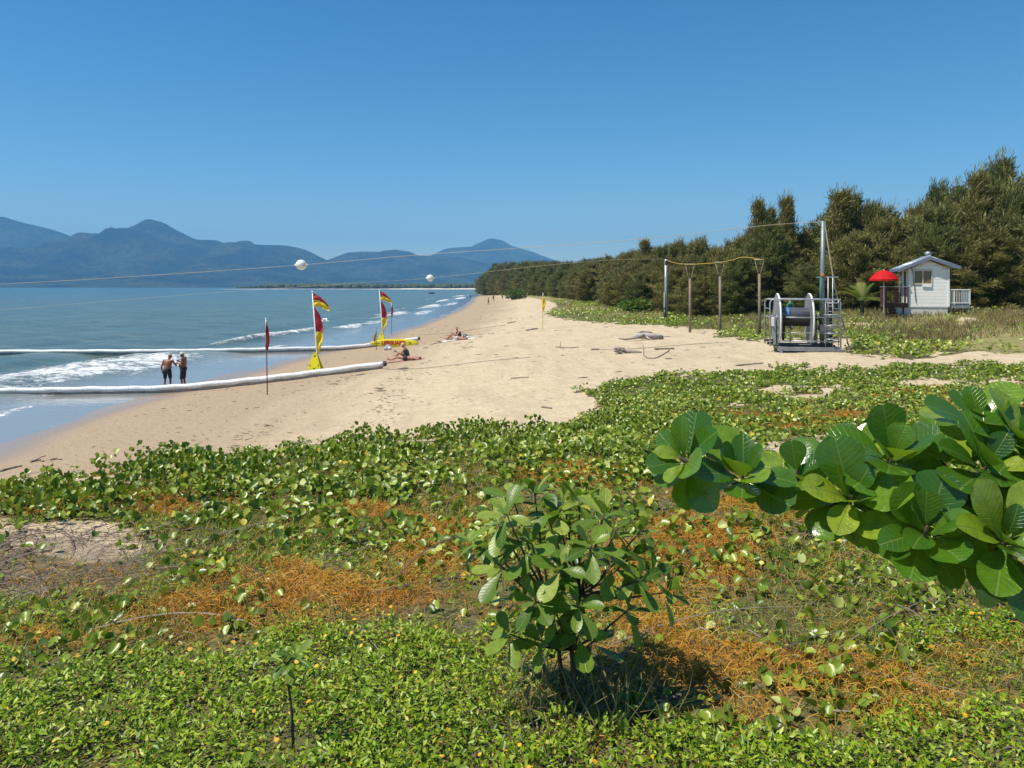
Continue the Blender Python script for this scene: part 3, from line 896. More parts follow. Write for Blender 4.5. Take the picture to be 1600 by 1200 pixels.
M_VINE = leaf_mat('beach_vine_leaf', [(0, (.06, .105, .006)), (.4, (.165, .235, .013)), (.68, (.28, .34, .026)), (.84, (.44, .48, .12)), (.95, (.54, .57, .24)), (1, (.58, .46, .05))], .34, .19, (.30, .44, .03), .45)  # palest stops paint sun glints, along with pale undersides, into the leaf colour
M_WED = leaf_mat('creeping_daisy_leaf', [(0, (.055, .115, .004)), (.45, (.20, .305, .008)), (.8, (.37, .45, .025)), (.95, (.45, .52, .14)), (1, (.50, .45, .06))], .40, .21, (.24, .40, .02), .34)
M_FLW = pm('daisy_petal', (.75, .42, .01), (.62, .30, .008), 30, .6, 0)
M_ORG = leaf_mat('dodder_thread', [(0, (.20, .085, .01)), (.35, (.46, .19, .012)), (.62, (.56, .29, .02)), (.85, (.40, .30, .06)), (1, (.26, .27, .04))], .5, .25, (.6, .3, .03), .3)
M_DRY = leaf_mat('dry_grass_blade', [(0, (.12, .10, .035)), (.5, (.24, .19, .08)), (.8, (.33, .27, .13)), (1, (.14, .17, .04))], .7, .25, (.35, .3, .1), .2)
M_TWIG = leaf_mat('dry_twig', [(0, (.06, .043, .035)), (.5, (.15, .115, .095)), (1, (.27, .22, .18))], .85, 0.0, (.1, .1, .1), .1)
M_GRASS = leaf_mat('green_grass_blade', [(0, (.10, .13, .015)), (.5, (.19, .22, .03)), (.85, (.30, .28, .07)), (1, (.42, .35, .13))], .5, .3, (.2, .3, .03), .3)

def ribbons(P0, az, L, w, bend, lift, k=5):
    """flat curved threads from P0 (n,3)"""
    n = len(P0)
    s = np.linspace(0, 1, k)[None, :]
    a = az[:, None] + bend[:, None] * s
    st = L[:, None] / (k - 1)
    dx = np.cumsum(np.cos(a) * st, 1) - np.cos(a[:, :1]) * st; dy = np.cumsum(np.sin(a) * st, 1) - np.sin(a[:, :1]) * st
    x = P0[:, :1] + dx; y = P0[:, 1:2] + dy
    z = P0[:, 2:3] + lift[:, None] * np.sin(np.pi * s)
    wx = -np.sin(a) * w[:, None] / 2; wy = np.cos(a) * w[:, None] / 2
    tp = (1 - .6 * s)
    wz = w[:, None] * .35
    A = np.stack([x + wx * tp, y + wy * tp, z + wz * tp], -1); B = np.stack([x - wx * tp, y - wy * tp, z - wz * tp], -1)
    V = np.stack([A, B], 2).reshape(n, k * 2, 3)
    f = np.array([(2 * i, 2 * i + 1, 2 * i + 3, 2 * i + 2) for i in range(k - 1)])
    F = f[None] + (np.arange(n) * 2 * k)[:, None, None]
    return V.reshape(-1, 3), F.reshape(-1, 4), 2 * k

def stuff(name, v, f, tint, mat, label, cat, smooth=False):
    o = link_mesh(name, mesh_np(name, v, f, dict(tint=tint)), mat, None, smooth)
    return tag(o, label, cat, kind='stuff')

# --- beach vine on the near dune and on the patch beyond it
def vine_mats():
    y0, y1 = 1.9, 26
    n = int(wedge_area(y0, y1) * 700)
    X, Y = wedge(n, y0, y1)
    c = cover(X, Y)
    clump = sstep(.36, .66, fbm(X * 1.5, Y * 1.5, 51, 3))
    clump2 = sstep(.30, .60, fbm(X * 4.2, Y * 4.2, 57, 2))
    dens = c['near'] * (1 - c['gap']) * (.20 + .80 * clump) * (.35 + .65 * clump2)
    dens *= (1 - np.where(Y > 11, .85, .45) * c['org']) * (1 - .88 * c['wed']) * (1 - .80 * c['litter'])
    dens *= .62 + .38 * sstep(5.0, 7.5, Y)
    dens = np.clip(dens + .9 * c['crest'] * c['near'] * (.35 + .65 * clump2), 0, 1)
    keep = RNG.random(n) < dens
    X, Y = X[keep], Y[keep]; c = {k: v[keep] for k, v in c.items()}
    m = len(X)
    canopy = (.03 + .10 * clump[keep]) * (.45 + .55 * sstep(3.5, 7, Y)) + .14 * c['crest'] * sstep(.35, .7, fbm(X * 1.3, Y * 1.3, 53, 2)) * 1.3
    hz = c['z'] + canopy * RNG.random(m) ** .8
    tint = np.clip(RNG.normal(.42, .26, m) + .35 * (RNG.random(m) < .04) + .3 * (fbm(X * .8, Y * .8, 55, 2) - .5), 0, 1)
    size = RNG.uniform(.034, .080, m) * (.74 + .26 * sstep(3.5, 7, Y)) * (1 + .25 * sstep(10, 22, Y)) * np.where(c['crest'] > .4, .8, 1)
    upr = c['crest'] > .35
    fr = leaf_frames(m, -.35, .75, -.25)
    fr2 = leaf_frames(m, .4, 1.35, -.3)
    fr = np.where((upr | (RNG.random(m) < .28))[:, None, None], fr2, fr)
    far = Y > 13
    v, f, tn = scatter(VINE_V, VINE_F, fr, size, np.stack([X, Y, hz], -1), tint)
    nb = ~far
    for sel, nm, lab in ((Y <= 13, 'beach_vine', 'round leaved beach vine covering the near dune bank'),
                         (Y > 13, 'beach_vine', 'flat patch of beach vine on the sand behind the big leaved branch')):
        v, f, tn = scatter(VINE_V if nm and sel[0:1].size and (Y[sel].max() <= 13.01) else FAR_V, VINE_F if (Y[sel].max() <= 13.01) else FAR_F, fr[sel], size[sel], np.stack([X, Y, hz], -1)[sel], tint[sel])
        stuff(nm, v, f, tn, M_VINE, lab, 'beach vine')
    # runners
    k = 900
    X, Y = wedge(k, 2, 12); c = cover(X, Y)
    s = (c['near'] > 0) & (c['wed'] < .5); X, Y = X[s], Y[s]; m = len(X)
    v, f, kk = ribbons(np.stack([X, Y, H(X, Y) + .012], -1), RNG.uniform(0, 6.28, m), RNG.uniform(.4, 1.3, m), RNG.uniform(.004, .008, m), RNG.normal(0, 1.1, m), RNG.uniform(0, .05, m), 9)
    stuff('vine_runners', v, f, np.repeat(RNG.random(m), kk), M_TWIG, 'thin brown vine runners trailing over the dune', 'runners')
vine_mats()

# --- creeping daisy carpet along the bottom
def daisy_carpet():
    y0, y1 = 1.7, 6.2
    n = int(wedge_area(y0, y1) * 8800)
    X, Y = wedge(n, y0, y1)
    c = cover(X, Y)
    cl = sstep(.3, .6, fbm(X * 5, Y * 5, 58, 3))
    dens = c['wed'] * (.25 + .75 * cl) + .26 * c['near'] * (1 - c['gap']) * (1 - c['litter']) * (1 - .6 * c['org']) * sstep(.35, .6, fbm(X * 2, Y * 2, 62, 3))
    sp = G(459, 1176); bp_ = G(895, 1100)
    dens *= .12 + .88 * sstep(.05, .16, np.hypot(X - sp.x, (Y - sp.y) * 1.0))
    dens *= .25 + .75 * sstep(.18, .36, np.hypot(X - bp_.x, (Y - bp_.y) * 1.3))
    keep = RNG.random(n) < dens
    X, Y = X[keep], Y[keep]; z = c['z'][keep]; w = c['wed'][keep]; m = len(X)
    hz = z + (.015 + .075 * w * (.4 + .6 * cl[keep])) * RNG.random(m)
    fr = leaf_frames(m, -.2, 1.1, -.2)
    tint = np.clip(RNG.normal(.45, .28, m), 0, 1)
    v, f, tn = scatter(LANCE_V, LANCE_F, fr, RNG.uniform(.015, .037, m), np.stack([X, Y, hz], -1), tint)
    stuff('daisy_carpet', v, f, tn, M_WED, 'dense bright green creeping daisy leaves along the foot of the picture', 'ground cover')
    # yellow daisies
    n = int(wedge_area(1.9, 4.6) * 62)
    X, Y = wedge(n, 1.9, 4.6); c = cover(X, Y)
    keep = RNG.random(n) < c['wed'] * (.15 + .85 * sstep(.4, .62, fbm(X * 1.8, Y * 1.8, 59, 2))) * (1 - .5 * (c['px'] > 700))
    X, Y = X[keep], Y[keep]; m = len(X)
    pet = []; pf = []
    for k in range(9):
        a = 2 * math.pi * k / 9; b = a + .30; a2 = a - .30
        i = len(pet)
        pet += [(0, 0, .05), (math.cos(a2) * .45, math.sin(a2) * .45, .10), (math.cos(a) * .5, math.sin(a) * .5, .06), (math.cos(b) * .45, math.sin(b) * .45, .10)]
        pf.append((i, i + 1, i + 2, i + 3))
    fr = leaf_frames(m, -.5, .5, -.6)
    v, f, tn = scatter(np.array(pet), np.array(pf), fr, RNG.uniform(.013, .022, m), np.stack([X, Y, H(X, Y) + RNG.uniform(.04, .095, m)], -1), RNG.random(m))
    stuff('yellow_daisies', v, f, tn, M_FLW, 'small yellow daisies dotted over the bright green carpet', 'flowers')
daisy_carpet()

# --- orange dodder mats
def dodder():
    y0, y1 = 2.0, 20
    n = int(wedge_area(2.0, 8) * 5200); n2 = int(wedge_area(8, 20) * 420)
    Xa, Ya = wedge(n, 2.0, 8); Xb, Yb = wedge(n2, 8, 20)
    X = np.concatenate([Xa, Xb]); Y = np.concatenate([Ya, Yb])
    c = cover(X, Y)
    keep = RNG.random(len(X)) < c['org'] * (1 - .7 * c['wed']) * .55 + .10 * c['near'] * (1 - c['gap']) * (1 - .8 * c['wed']) * sstep(.40, .66, fbm(X * 2.4, Y * 2.4, 66, 3)) + .03 * c['near'] * (1 - c['gap'])
    X, Y = X[keep], Y[keep]; z = c['z'][keep]; og = c['org'][keep]; m = len(X)
    heap = .05 * og * sstep(.3, .7, fbm(X * 3.0, Y * 3.0, 67, 2))
    fr_ = RNG.random(m)
    w = np.where(Y < 8, RNG.uniform(.0014, .0028, m) * (1 + Y / 6), RNG.uniform(.009, .015, m))
    v, f, kk = ribbons(np.stack([X, Y, z + .004 + heap * fr_], -1), RNG.uniform(0, 6.28, m), RNG.uniform(.035, .13, m) * np.where(Y < 8, 1, 1.8), w,
                       RNG.normal(0, 1.4, m), RNG.uniform(0, .045, m))
    tint = np.clip(RNG.normal(.45, .2, m) + .5 * (fbm(X * 2, Y * 2, 68, 2) - .5), 0, 1)
    stuff('dodder_vine', v, f, np.repeat(tint, kk), M_ORG, 'tangled orange dodder threads spread in patches over the dune', 'dodder vine')
dodder()

# --- dry twigs and needles on the bare patch at the left, and thinly everywhere
def litter():
    n = int(wedge_area(2, 9) * 700)
    X, Y = wedge(n, 2, 9); c = cover(X, Y)
    keep = RNG.random(n) < .75 * c['litter'] * (.2 + .8 * sstep(.35, .65, fbm(X * 2.2, Y * 2.2, 69, 3))) + .05 * c['near']
    X, Y = X[keep], Y[keep]; m = len(X)
    v, f, kk = ribbons(np.stack([X, Y, c['z'][keep] + .004 + .02 * RNG.random(m)], -1), RNG.uniform(0, 6.28, m), RNG.uniform(.04, .22, m), RNG.uniform(.002, .005, m) * 1.4, RNG.normal(0, .6, m), RNG.uniform(0, .035, m), 4)
    stuff('dune_litter', v, f, np.repeat(RNG.random(m), kk), M_TWIG, 'grey dry twigs and needles over the bare patch at the left', 'litter')
litter()

# --- grass blades in the near dune
BLADE_V = np.array([(-.5, 0, 0), (.5, 0, 0), (.38, .55, .04), (-.38, .55, .04), (.02, 1.0, -.10), (-.02, 1.0, -.10)])
BLADE_F = np.array([(0, 1, 2, 3), (3, 2, 4, 5)])
def blades(X, Y, z, L, w, tilt_lo, tilt_hi, tint, name, mat, label, cat, lean=None):
    m = len(X)
    fr = leaf_frames(m, tilt_lo, tilt_hi, 0)
    tv = BLADE_V[None] * np.stack([w, L, L], -1)[:, None, :]
    vs = np.einsum('nij,nkj->nki', fr, tv) + np.stack([X, Y, z], -1)[:, None, :]
    fs = BLADE_F[None] + (np.arange(m) * 6)[:, None, None]
    return stuff(name, vs.reshape(-1, 3), fs.reshape(-1, 4), np.repeat(tint, 6), mat, label, cat)
def grasses():
    n = int(wedge_area(2, 14) * 2300)
    X, Y = wedge(n, 2, 14); c = cover(X, Y)
    keep = RNG.random(n) < c['near'] * (1 - c['gap']) * (1 - .45 * c['org']) * (1 - .7 * c['wed']) * (1 - .75 * c['litter']) * (.30 + .70 * sstep(.40, .62, fbm(X * 1.2, Y * 1.2, 87, 3)))
    X, Y = X[keep], Y[keep]; m = len(X)
    blades(X, Y, c['z'][keep], RNG.uniform(.03, .11, m), RNG.uniform(.003, .0065, m), .0, 1.2, np.clip(RNG.normal(.62, .25, m), 0, 1), 'dune_grass', M_GRASS,
           'fine green and straw grass growing between the vines', 'grass')
    # straw clump at the foot of the middle bush
    b = G(895, 1100)
    m = 320
    a = RNG.uniform(0, 6.28, m); r = .30 * np.sqrt(RNG.random(m))
    X = b.x + .03 + r * np.cos(a) * 1.25; Y = b.y - .10 + r * np.sin(a) * .7
    blades(X, Y, H(X, Y), RNG.uniform(.10, .34, m), RNG.uniform(.003, .006, m), .15, 1.3, np.clip(RNG.normal(.75, .2, m), 0, 1), 'straw_clump', M_DRY,
           'pale dry straw clump at the foot of the leafy bush', 'dry grass')
    # meadow before the wood: dry grass
    Xa, Ya = wedge(300000, 30, 68); Xb, Yb = wedge(190000, 68, 130)
    X = np.concatenate([Xa, Xb]); Y = np.concatenate([Ya, Yb]); keep0 = X > -2; X, Y = X[keep0], Y[keep0]; c = cover(X, Y)
    keep = RNG.random(len(X)) < c['dry'] * (1 - c['gap']) * (.25 + .75 * sstep(.35, .6, fbm(X * .5, Y * .3, 88, 3)))
    X, Y = X[keep], Y[keep]; m = len(X)
    blades(X, Y, c['z'][keep] - .02, RNG.uniform(.15, .5, m), RNG.uniform(.018, .035, m), .75, 1.5, np.clip(RNG.normal(.45, .22, m) + .6 * (fbm(X * .12, Y * .1, 89, 2) - .5), 0, 1), 'dry_grass', M_DRY,
           'straw coloured dry grass in front of the casuarina wood', 'dry grass')
grasses()

# --- green vine beyond the winch and along the wood
def far_vine():
    Xa, Ya = wedge(200000, 26, 60); Xb, Yb = wedge(230000, 60, 150)
    X = np.concatenate([Xa, Xb]); Y = np.concatenate([Ya, Yb]); s = X > -3; X, Y = X[s], Y[s]; c = cover(X, Y)
    cl = sstep(.34, .6, fbm(X * .7, Y * .45, 93, 3))
    keep = RNG.random(len(X)) < c['far'] * (1 - c['gap']) * (1 - .9 * c['dry']) * (.25 + .75 * cl)
    X, Y = X[keep], Y[keep]; m = len(X)
    hz = c['z'][keep] + RNG.random(m) * (.05 + .22 * cl[keep])
    tint = np.clip(RNG.normal(.50, .17, m) + .4 * (fbm(X * .2, Y * .12, 94, 2) - .5), 0, 1)
    v, f, tn = scatter(FAR_V, FAR_F, leaf_frames(m, -.2, 1.0, -.2), RNG.uniform(.09, .17, m) * (1 + np.clip(Y - 40, 0, 90) / 110), np.stack([X, Y, hz], -1), tint)
    stuff('beach_vine', v, f, tn, M_VINE, 'green beach vine spread from the winch back to the wood', 'beach vine')
far_vine()

# --- wrack and sticks strewn on the sand (uncounted small pieces)
def wrack():
    n = 26000
    Y = np.exp(RNG.uniform(math.log(14), math.log(130), n)); X = RNG.uniform(-700, 560, n) / FPX * Y
    d = X - shore(Y)
    lines = np.exp(-((d - 8.3 - 1.2 * fbm(Y * .15, Y * 0, 95, 2)) / .35) ** 2) + .6 * np.exp(-((d - 11.3 - 1.6 * fbm(Y * .12, Y * 0 + 4, 96, 2)) / .5) ** 2) + .05
    lines += .5 * np.exp(-((d - 6.6 - 1.5 * fbm(Y * .2, Y * 0 + 9, 98, 2)) / .25) ** 2)
    lines *= sstep(.36, .62, fbm(X * .25, Y * .12, 97, 3))
    c = cover(X, Y)
    keep = (RNG.random(n) < lines * 1.2) & (d > 2.5) & (c['near'] + c['far'] < .5)
    X, Y = X[keep], Y[keep]; m = len(X)
    L = RNG.uniform(.04, .26, m) * np.where(RNG.random(m) < .08, 1.7, .8) * np.clip(Y / 26, .7, 2)
    b = MB(); b.tube([(0, 0, 0), (0, .5, .02), (0.03, 1, 0)], [.035, .05, .02], 5)
    V = np.array(b.v); tri = []
    for fc in b.f:
        for i in range(1, len(fc) - 1): tri.append((fc[0], fc[i], fc[i + 1]))
    az = RNG.normal(1.2, .7, m) * np.where(RNG.random(m) < .5, 1, -1)
    fr = frames(np.stack([np.sin(az), np.cos(az) * .6, np.zeros(m)], -1), np.tile(np.array([[0, 0, 1.0]]), (m, 1)) + RNG.normal(0, .1, (m, 3)))
    v, f, tn = scatter(V, np.array(tri), fr, L, np.stack([X, Y, H(X, Y) + .006], -1), RNG.random(m))
    stuff('wrack_line', v, f, tn, M_TWIG, 'broken twigs and leaf wrack strewn in lines along the sand', 'beach debris')
wrack()
# ================================================================== FOREGROUND PLANTS
def broad_leaf(name, L, W, mat, curl=.12, fold=.22, notch=False, wav=.0, seed=0, taper=.62):
    """an obovate leaf: y along the blade, real crease, curved down to the tip"""
    r = random.Random(seed)
    ns = 13
    vs = []; fs = []
    for i in range(ns + 1):
        s = i / ns
        w = W * .5 * float(hinterp(s, [0, .10, .3, .5, .68, .85, .95, 1.0], [.05, .13, .52, .84, 1.0, .88, .55, .22]))
        y = L * s; z = -curl * L * s * s
        ph = r.uniform(-1, 1) * wav * L
        for k in (-1, -.55, 0, .55, 1):
            vs.append((k * w, y - (.05 * L * (1 - abs(k)) if (notch and i == ns) else 0), z + fold * abs(k) ** 1.3 * w * (1 - .4 * s) + (ph * k if abs(k) > .9 else 0)))
    for i in range(ns):
        for k in range(4):
            a = i * 5 + k
            fs.append((a, a + 1, a + 6, a + 5))
    me = bpy.data.meshes.new(name); me.from_pydata(vs, [], fs); me.update()
    me.polygons.foreach_set('use_smooth', np.ones(len(fs), bool))
    me.materials.append(mat)
    return me

def place_leaf(mesh, parent, p, d, up, s):
    """leaf object at p pointing along d with its upper face towards up (world vectors; parent is unrotated)"""
    y = Vector(d).normalized()
    x = y.cross(Vector(up))
    if x.length < 1e-4: x = y.orthogonal()
    x.normalize(); z = x.cross(y)
    R = Matrix((x, y, z)).transposed().to_4x4()
    o = bpy.data.objects.new('leaf', mesh); COL.objects.link(o)
    o.parent = parent
    o.matrix_local = Matrix.Translation(Vector(p) - parent.location) @ R @ Matrix.Diagonal((s, s, s, 1))
    return o

def rosette(parent, meshes, p, axis, n, r, size=(.85, 1.15), inner=.35, outer=1.75, stalk=.02, phase=None):
    """a whorl of leaves at the end of a twig; inner leaves stand up along the axis, outer ones hang"""
    a = Vector(axis).normalized()
    u = a.orthogonal().normalized(); v = a.cross(u)
    ph = r.random() * 6.28 if phase is None else phase
    for k in range(n):
        t = (k + .5) / n
        th = inner + (outer - inner) * t ** 1.15 + r.uniform(-.14, .14)
        az = ph + k * 2.399 + r.uniform(-.2, .2)
        rad = u * math.cos(az) + v * math.sin(az)
        d = a * math.cos(th) + rad * math.sin(th)
        d.z -= .18 * t
        up = a * math.sin(th) - rad * math.cos(th) + Vector((r.uniform(-.2, .2), r.uniform(-.2, .2), r.uniform(-.1, .3)))
        s = r.uniform(*size) * (.72 + .4 * min(1, t * 2.2))
        place_leaf(r.choice(meshes), parent, Vector(p) + rad * stalk - a * .03 * t, d, up, s)

M_ALM = leaf_mat('sea_almond_leaf', [(0, (.03, .10, .006)), (.5, (.075, .185, .010)), (.8, (.17, .29, .016)), (1, (.30, .38, .03))], .22, .33, (.36, .56, .02), .6, src='obj', veins=True, size=.8)
M_BUSH = leaf_mat('shrub_leaf', [(0, (.06, .125, .010)), (.5, (.15, .24, .018)), (.85, (.26, .34, .04)), (1, (.38, .44, .08))], .36, .30, (.30, .48, .03), .36, src='obj', veins=True, size=.6)
M_WOODY = pm('plant_stem', (.06, .048, .035), (.10, .08, .05), 30, .85, .4)

# ---- the big leaved branch reaching in from the right
def sea_almond():
    r = random.Random(5)
    base = Vector((2.45, 2.3, h1(2.45, 2.3)))
    root = thing('sea_almond_tree', 'large glossy round leaved branches of a sea almond tree reaching in from the right edge', 'tree', base)
    big = [broad_leaf('leaf', .190, .148, M_ALM, .16, .22, True, .010, 1), broad_leaf('leaf', .176, .120, M_ALM, .28, .30, False, .014, 2),
           broad_leaf('leaf', .172, .142, M_ALM, .06, .16, True, .010, 3), broad_leaf('leaf', .162, .104, M_ALM, .40, .34, False, .012, 4)]
    tr = MB()
    crown0 = base + Vector((-.15, 0, .95))
    tr.tube([base + Vector((0, 0, -.1)), base + Vector((-.03, .02, .4)), crown0, crown0 + Vector((.06, .06, .30))], [.05, .045, .036, .02], 9)
    tr.build('trunk', M_WOODY, root, True)
    root.children[0].location = -base
    # px, py, distance, axis, number of leaves, leaf scale
    spec = [(1066, 712, 3.05, (-.75, -.1, .55), 11, .88), (1160, 735, 2.98, (-.2, -.15, 1), 13, .98), (1245, 735, 3.10, (-.25, .1, .8), 9, .80),
            (1330, 772, 2.92, (-.25, -.35, 1), 13, 1.0), (1394, 708, 3.00, (-.1, -.25, 1), 13, 1.02), (1345, 705, 3.2, (-.5, .1, .7), 9, .85),
            (1447, 822, 2.72, (-.2, -.35, 1), 14, 1.0), (1542, 722, 2.85, (.05, -.3, 1), 13, 1.05), (1535, 655, 3.05, (-.1, -.1, 1), 12, .95),
            (1572, 838, 2.62, (.1, -.4, 1), 14, 1.02), (1600, 690, 2.9, (.3, -.1, 1), 11, 1.0), (1640, 760, 2.75, (.3, -.3, 1), 12, 1.0),
            (1490, 775, 3.1, (0, .3, .8), 10, .9), (1600, 770, 3.15, (0, .3, .9), 10, .95),
            (1470, 690, 3.25, (-.1, .2, 1), 10, .9), (1420, 765, 3.1, (-.1, .2, .8), 9, .9), (1520, 850, 2.95, (-.2, 0, .8), 9, .9), (1760, 640, 3.1, (.1, -.2, 1), 9, 1.0), (1820, 560, 3.3, (.2, 0, 1), 9, 1.0), (1950, 620, 3.3, (.5, 0, .9), 9, 1.0), (1880, 720, 3.4, (.2, .4, .8), 8, 1.0), (1280, 760, 3.12, (-.2, .2, .7), 8, .85)]
    br = MB()
    hub = crown0 + Vector((-.10, -.05, .05))
    prev = {}
    for i, (px, py, Y, ax, n, sc) in enumerate(spec):
        Y *= .70
        p = P3(px, py + 6, Y)
        ax = (ax[0] * .9, ax[1] - .38, ax[2] * .9)
        rosette(root, big, p, ax, n, r, (.60 * sc, .88 * sc), .30, 1.50, .012)
        for q in range(2 if py < 840 else 1):       # older leaves hang below
            a = r.random() * 6.28
            d = Vector((math.cos(a) * .55, math.sin(a) * .55, -1 + r.uniform(.2, .9)))
            place_leaf(r.choice(big), root, p + Vector((0, 0, -.02)), d, Vector((math.cos(a), math.sin(a), .6)), r.uniform(.62, .85) * sc)
        if px < 1260:
            s0 = P3(1340, 790, 2.15)
        elif px < 1500:
            s0 = P3(1560, 800, 2.15)
        else:
            s0 = hub
        mid = s0.lerp(p, .55) + Vector((0, .02, -.04))
        br.tube([s0, mid, p - Vector(ax).normalized() * .05, p + Vector(ax).normalized() * .015], [.011, .008, .006, .004], 7)
    br.tube([P3(1340, 790, 2.15), P3(1450, 805, 2.16), P3(1560, 800, 2.15), hub], [.011, .013, .016, .024], 8)
    o = br.build('branch', M_WOODY, root, True); o.location = -base
sea_almond()

# ---- shrub in the middle
def middle_bush():
    r = random.Random(23)
    b = G(893, 1092)
    base = Vector((b.x, b.y, h1(b.x, b.y) - .02))
    root = thing('shrub', 'knee high glossy leaved shrub standing alone in the middle of the dune', 'shrub', base)
    ls = [broad_leaf('leaf', .118, .058, M_BUSH, .15, .25, False, .004, 11, .60), broad_leaf('leaf', .108, .050, M_BUSH, .30, .30, False, .005, 12, .60),
          broad_leaf('leaf', .125, .066, M_BUSH, .05, .18, True, .004, 13, .62), broad_leaf('leaf', .098, .045, M_BUSH, .35, .30, False, .005, 14, .58)]
    k = base.y / FPX
    tips = [(775, 815, -.05), (800, 775, .1), (835, 770, .15), (790, 800, -.2), (870, 800, .05), (905, 780, .2), (880, 775, .28), (945, 800, -.05), (965, 825, .12),
            (1000, 830, .05), (1020, 895, -.1), (1000, 905, -.2), (985, 870, .1), (960, 880, -.1), (905, 945, -.3), (870, 860, -.12), (830, 845, -.15), (760, 850, .05),
            (780, 885, -.15), (835, 935, -.25), (925, 850, -.2), (985, 950, -.12), (795, 990, -.2), (860, 820, .1), (950, 930, .05), (900, 900, .1), (740, 845, .1), (875, 885, -.25), (845, 1000, -.15), (905, 990, -.22), (870, 960, -.2), (880, 930, .1), (930, 1000, .0), (815, 930, .1), (1045, 925, -.05)]
    st = MB()
    fork = base + Vector((0, 0, .22))
    st.tube([base, base + Vector((.01, 0, .1)), fork], [.014, .012, .010], 7)
    st.tube([base + Vector((-.03, .03, 0)), base + Vector((-.05, .02, .2)), base + Vector((-.09, .0, .42))], [.011, .009, .007], 7)
    f2 = base + Vector((-.09, .0, .42)); f3 = base + Vector((.03, -.02, .45))
    st.tube([fork, f3], [.010, .008], 7)
    for (px, py, dy) in tips:
        p = P3(px, py, base.y + dy * .9)
        s0 = f2 if px < 850 else f3
        if py > 930: s0 = fork
        ax = (p - s0); ax.z = abs(ax.z) + .12; ax.normalize()
        mid = s0.lerp(p, .5) + Vector((0, 0, -.02))
        st.tube([s0, mid, p], [.006, .005, .003], 5)
        rosette(root, ls, p, ax + Vector((0, -.1, .25)), r.choice((7, 8, 9)), r, (.76, 1.06), .45, 1.85, .006)
    o = st.build('stem', M_WOODY, root, True); o.location = -base
middle_bush()

# ---- small sapling at lower left
def sapling():
    r = random.Random(3)
    b = G(459, 1176)
    base = Vector((b.x, b.y, h1(b.x, b.y) - .02))
    root = thing('sapling', 'thin sapling with one bare dark stem and a tuft of leaves at lower left', 'sapling', base)
    ls = [broad_leaf('leaf', .070, .032, M_BUSH, .12, .25, False, .004, 31, .62), broad_leaf('leaf', .062, .027, M_BUSH, .28, .3, False, .004, 32, .6)]
    top = P3(447, 1038, base.y)
    st = MB()
    st.tube([base, base.lerp(top, .5) + Vector((.006, 0, 0)), top], [.0058, .005, .0042], 7)
    t2 = P3(462, 1022, base.y - .02); t1 = P3(441, 1030, base.y)
    st.tube([top, t2], [.004, .003], 6); st.tube([top, t1], [.004, .003], 6)
    rosette(root, ls, t2, (.15, -.25, 1), 7, r, (.8, 1.05), .45, 1.5, .004)
    rosette(root, ls, t1, (-.25, -.2, 1), 9, r, (.8, 1.05), .5, 1.9, .004)
    o = st.build('stem', M_WOODY, root, True); o.location = -base
sapling()

# ---- plants by the wood
def palm():
    root = thing('young_palm', 'young palm with broad yellow green fronds left of the hut', 'palm', (22.7, 49.8, h1(22.7, 49.8)))
    m = leaf_mat('palm_frond', [(0, (.06, .12, .02)), (.5, (.14, .19, .03)), (1, (.28, .28, .06))], .45, .35, (.35, .42, .05), .4, src='obj')
    r = random.Random(8)
    st = MB(); st.tube([(0, 0, -.1), (0, 0, .7), (.05, 0, 1.1)], [.14, .12, .08], 9); st.build('trunk', M_BARK, root, True)
    for k in range(13):
        a = k * 2.4; L = r.uniform(1.7, 2.5); el = r.uniform(.15, 1.25)
        mb = MB()
        n = 9; pts = []
        for i in range(n):
            s = i / (n - 1)
            pts.append(Vector((math.cos(a) * L * s * math.cos(el), math.sin(a) * L * s * math.cos(el), 1.05 + L * s * math.sin(el) - .75 * L * .5 * s * s)))
        side = Vector((-math.sin(a), math.cos(a), 0))
        mb.tube(pts, [.02 * (1 - .7 * i / n) for i in range(n)], 5)
        for i in range(1, n):
            for sg in (-1, 1):
                for q in (0, .5):
                    p = pts[i - 1].lerp(pts[i], .5 + q)if i < n - 1 or q == 0 else pts[i]
                    t = (pts[i] - pts[i - 1]).normalized()
                    w = .42 * L / 2 * math.sin(math.pi * (.12 + .8 * i / n)) ** .7
                    tip = p + side * sg * w + t * w * .55 + Vector((0, 0, -.12 * w))
                    mb.add([p - t * .05, p + t * .06, tip], [(0, 1, 2)])
        mb.build('frond', m, root)
    return root
palm()

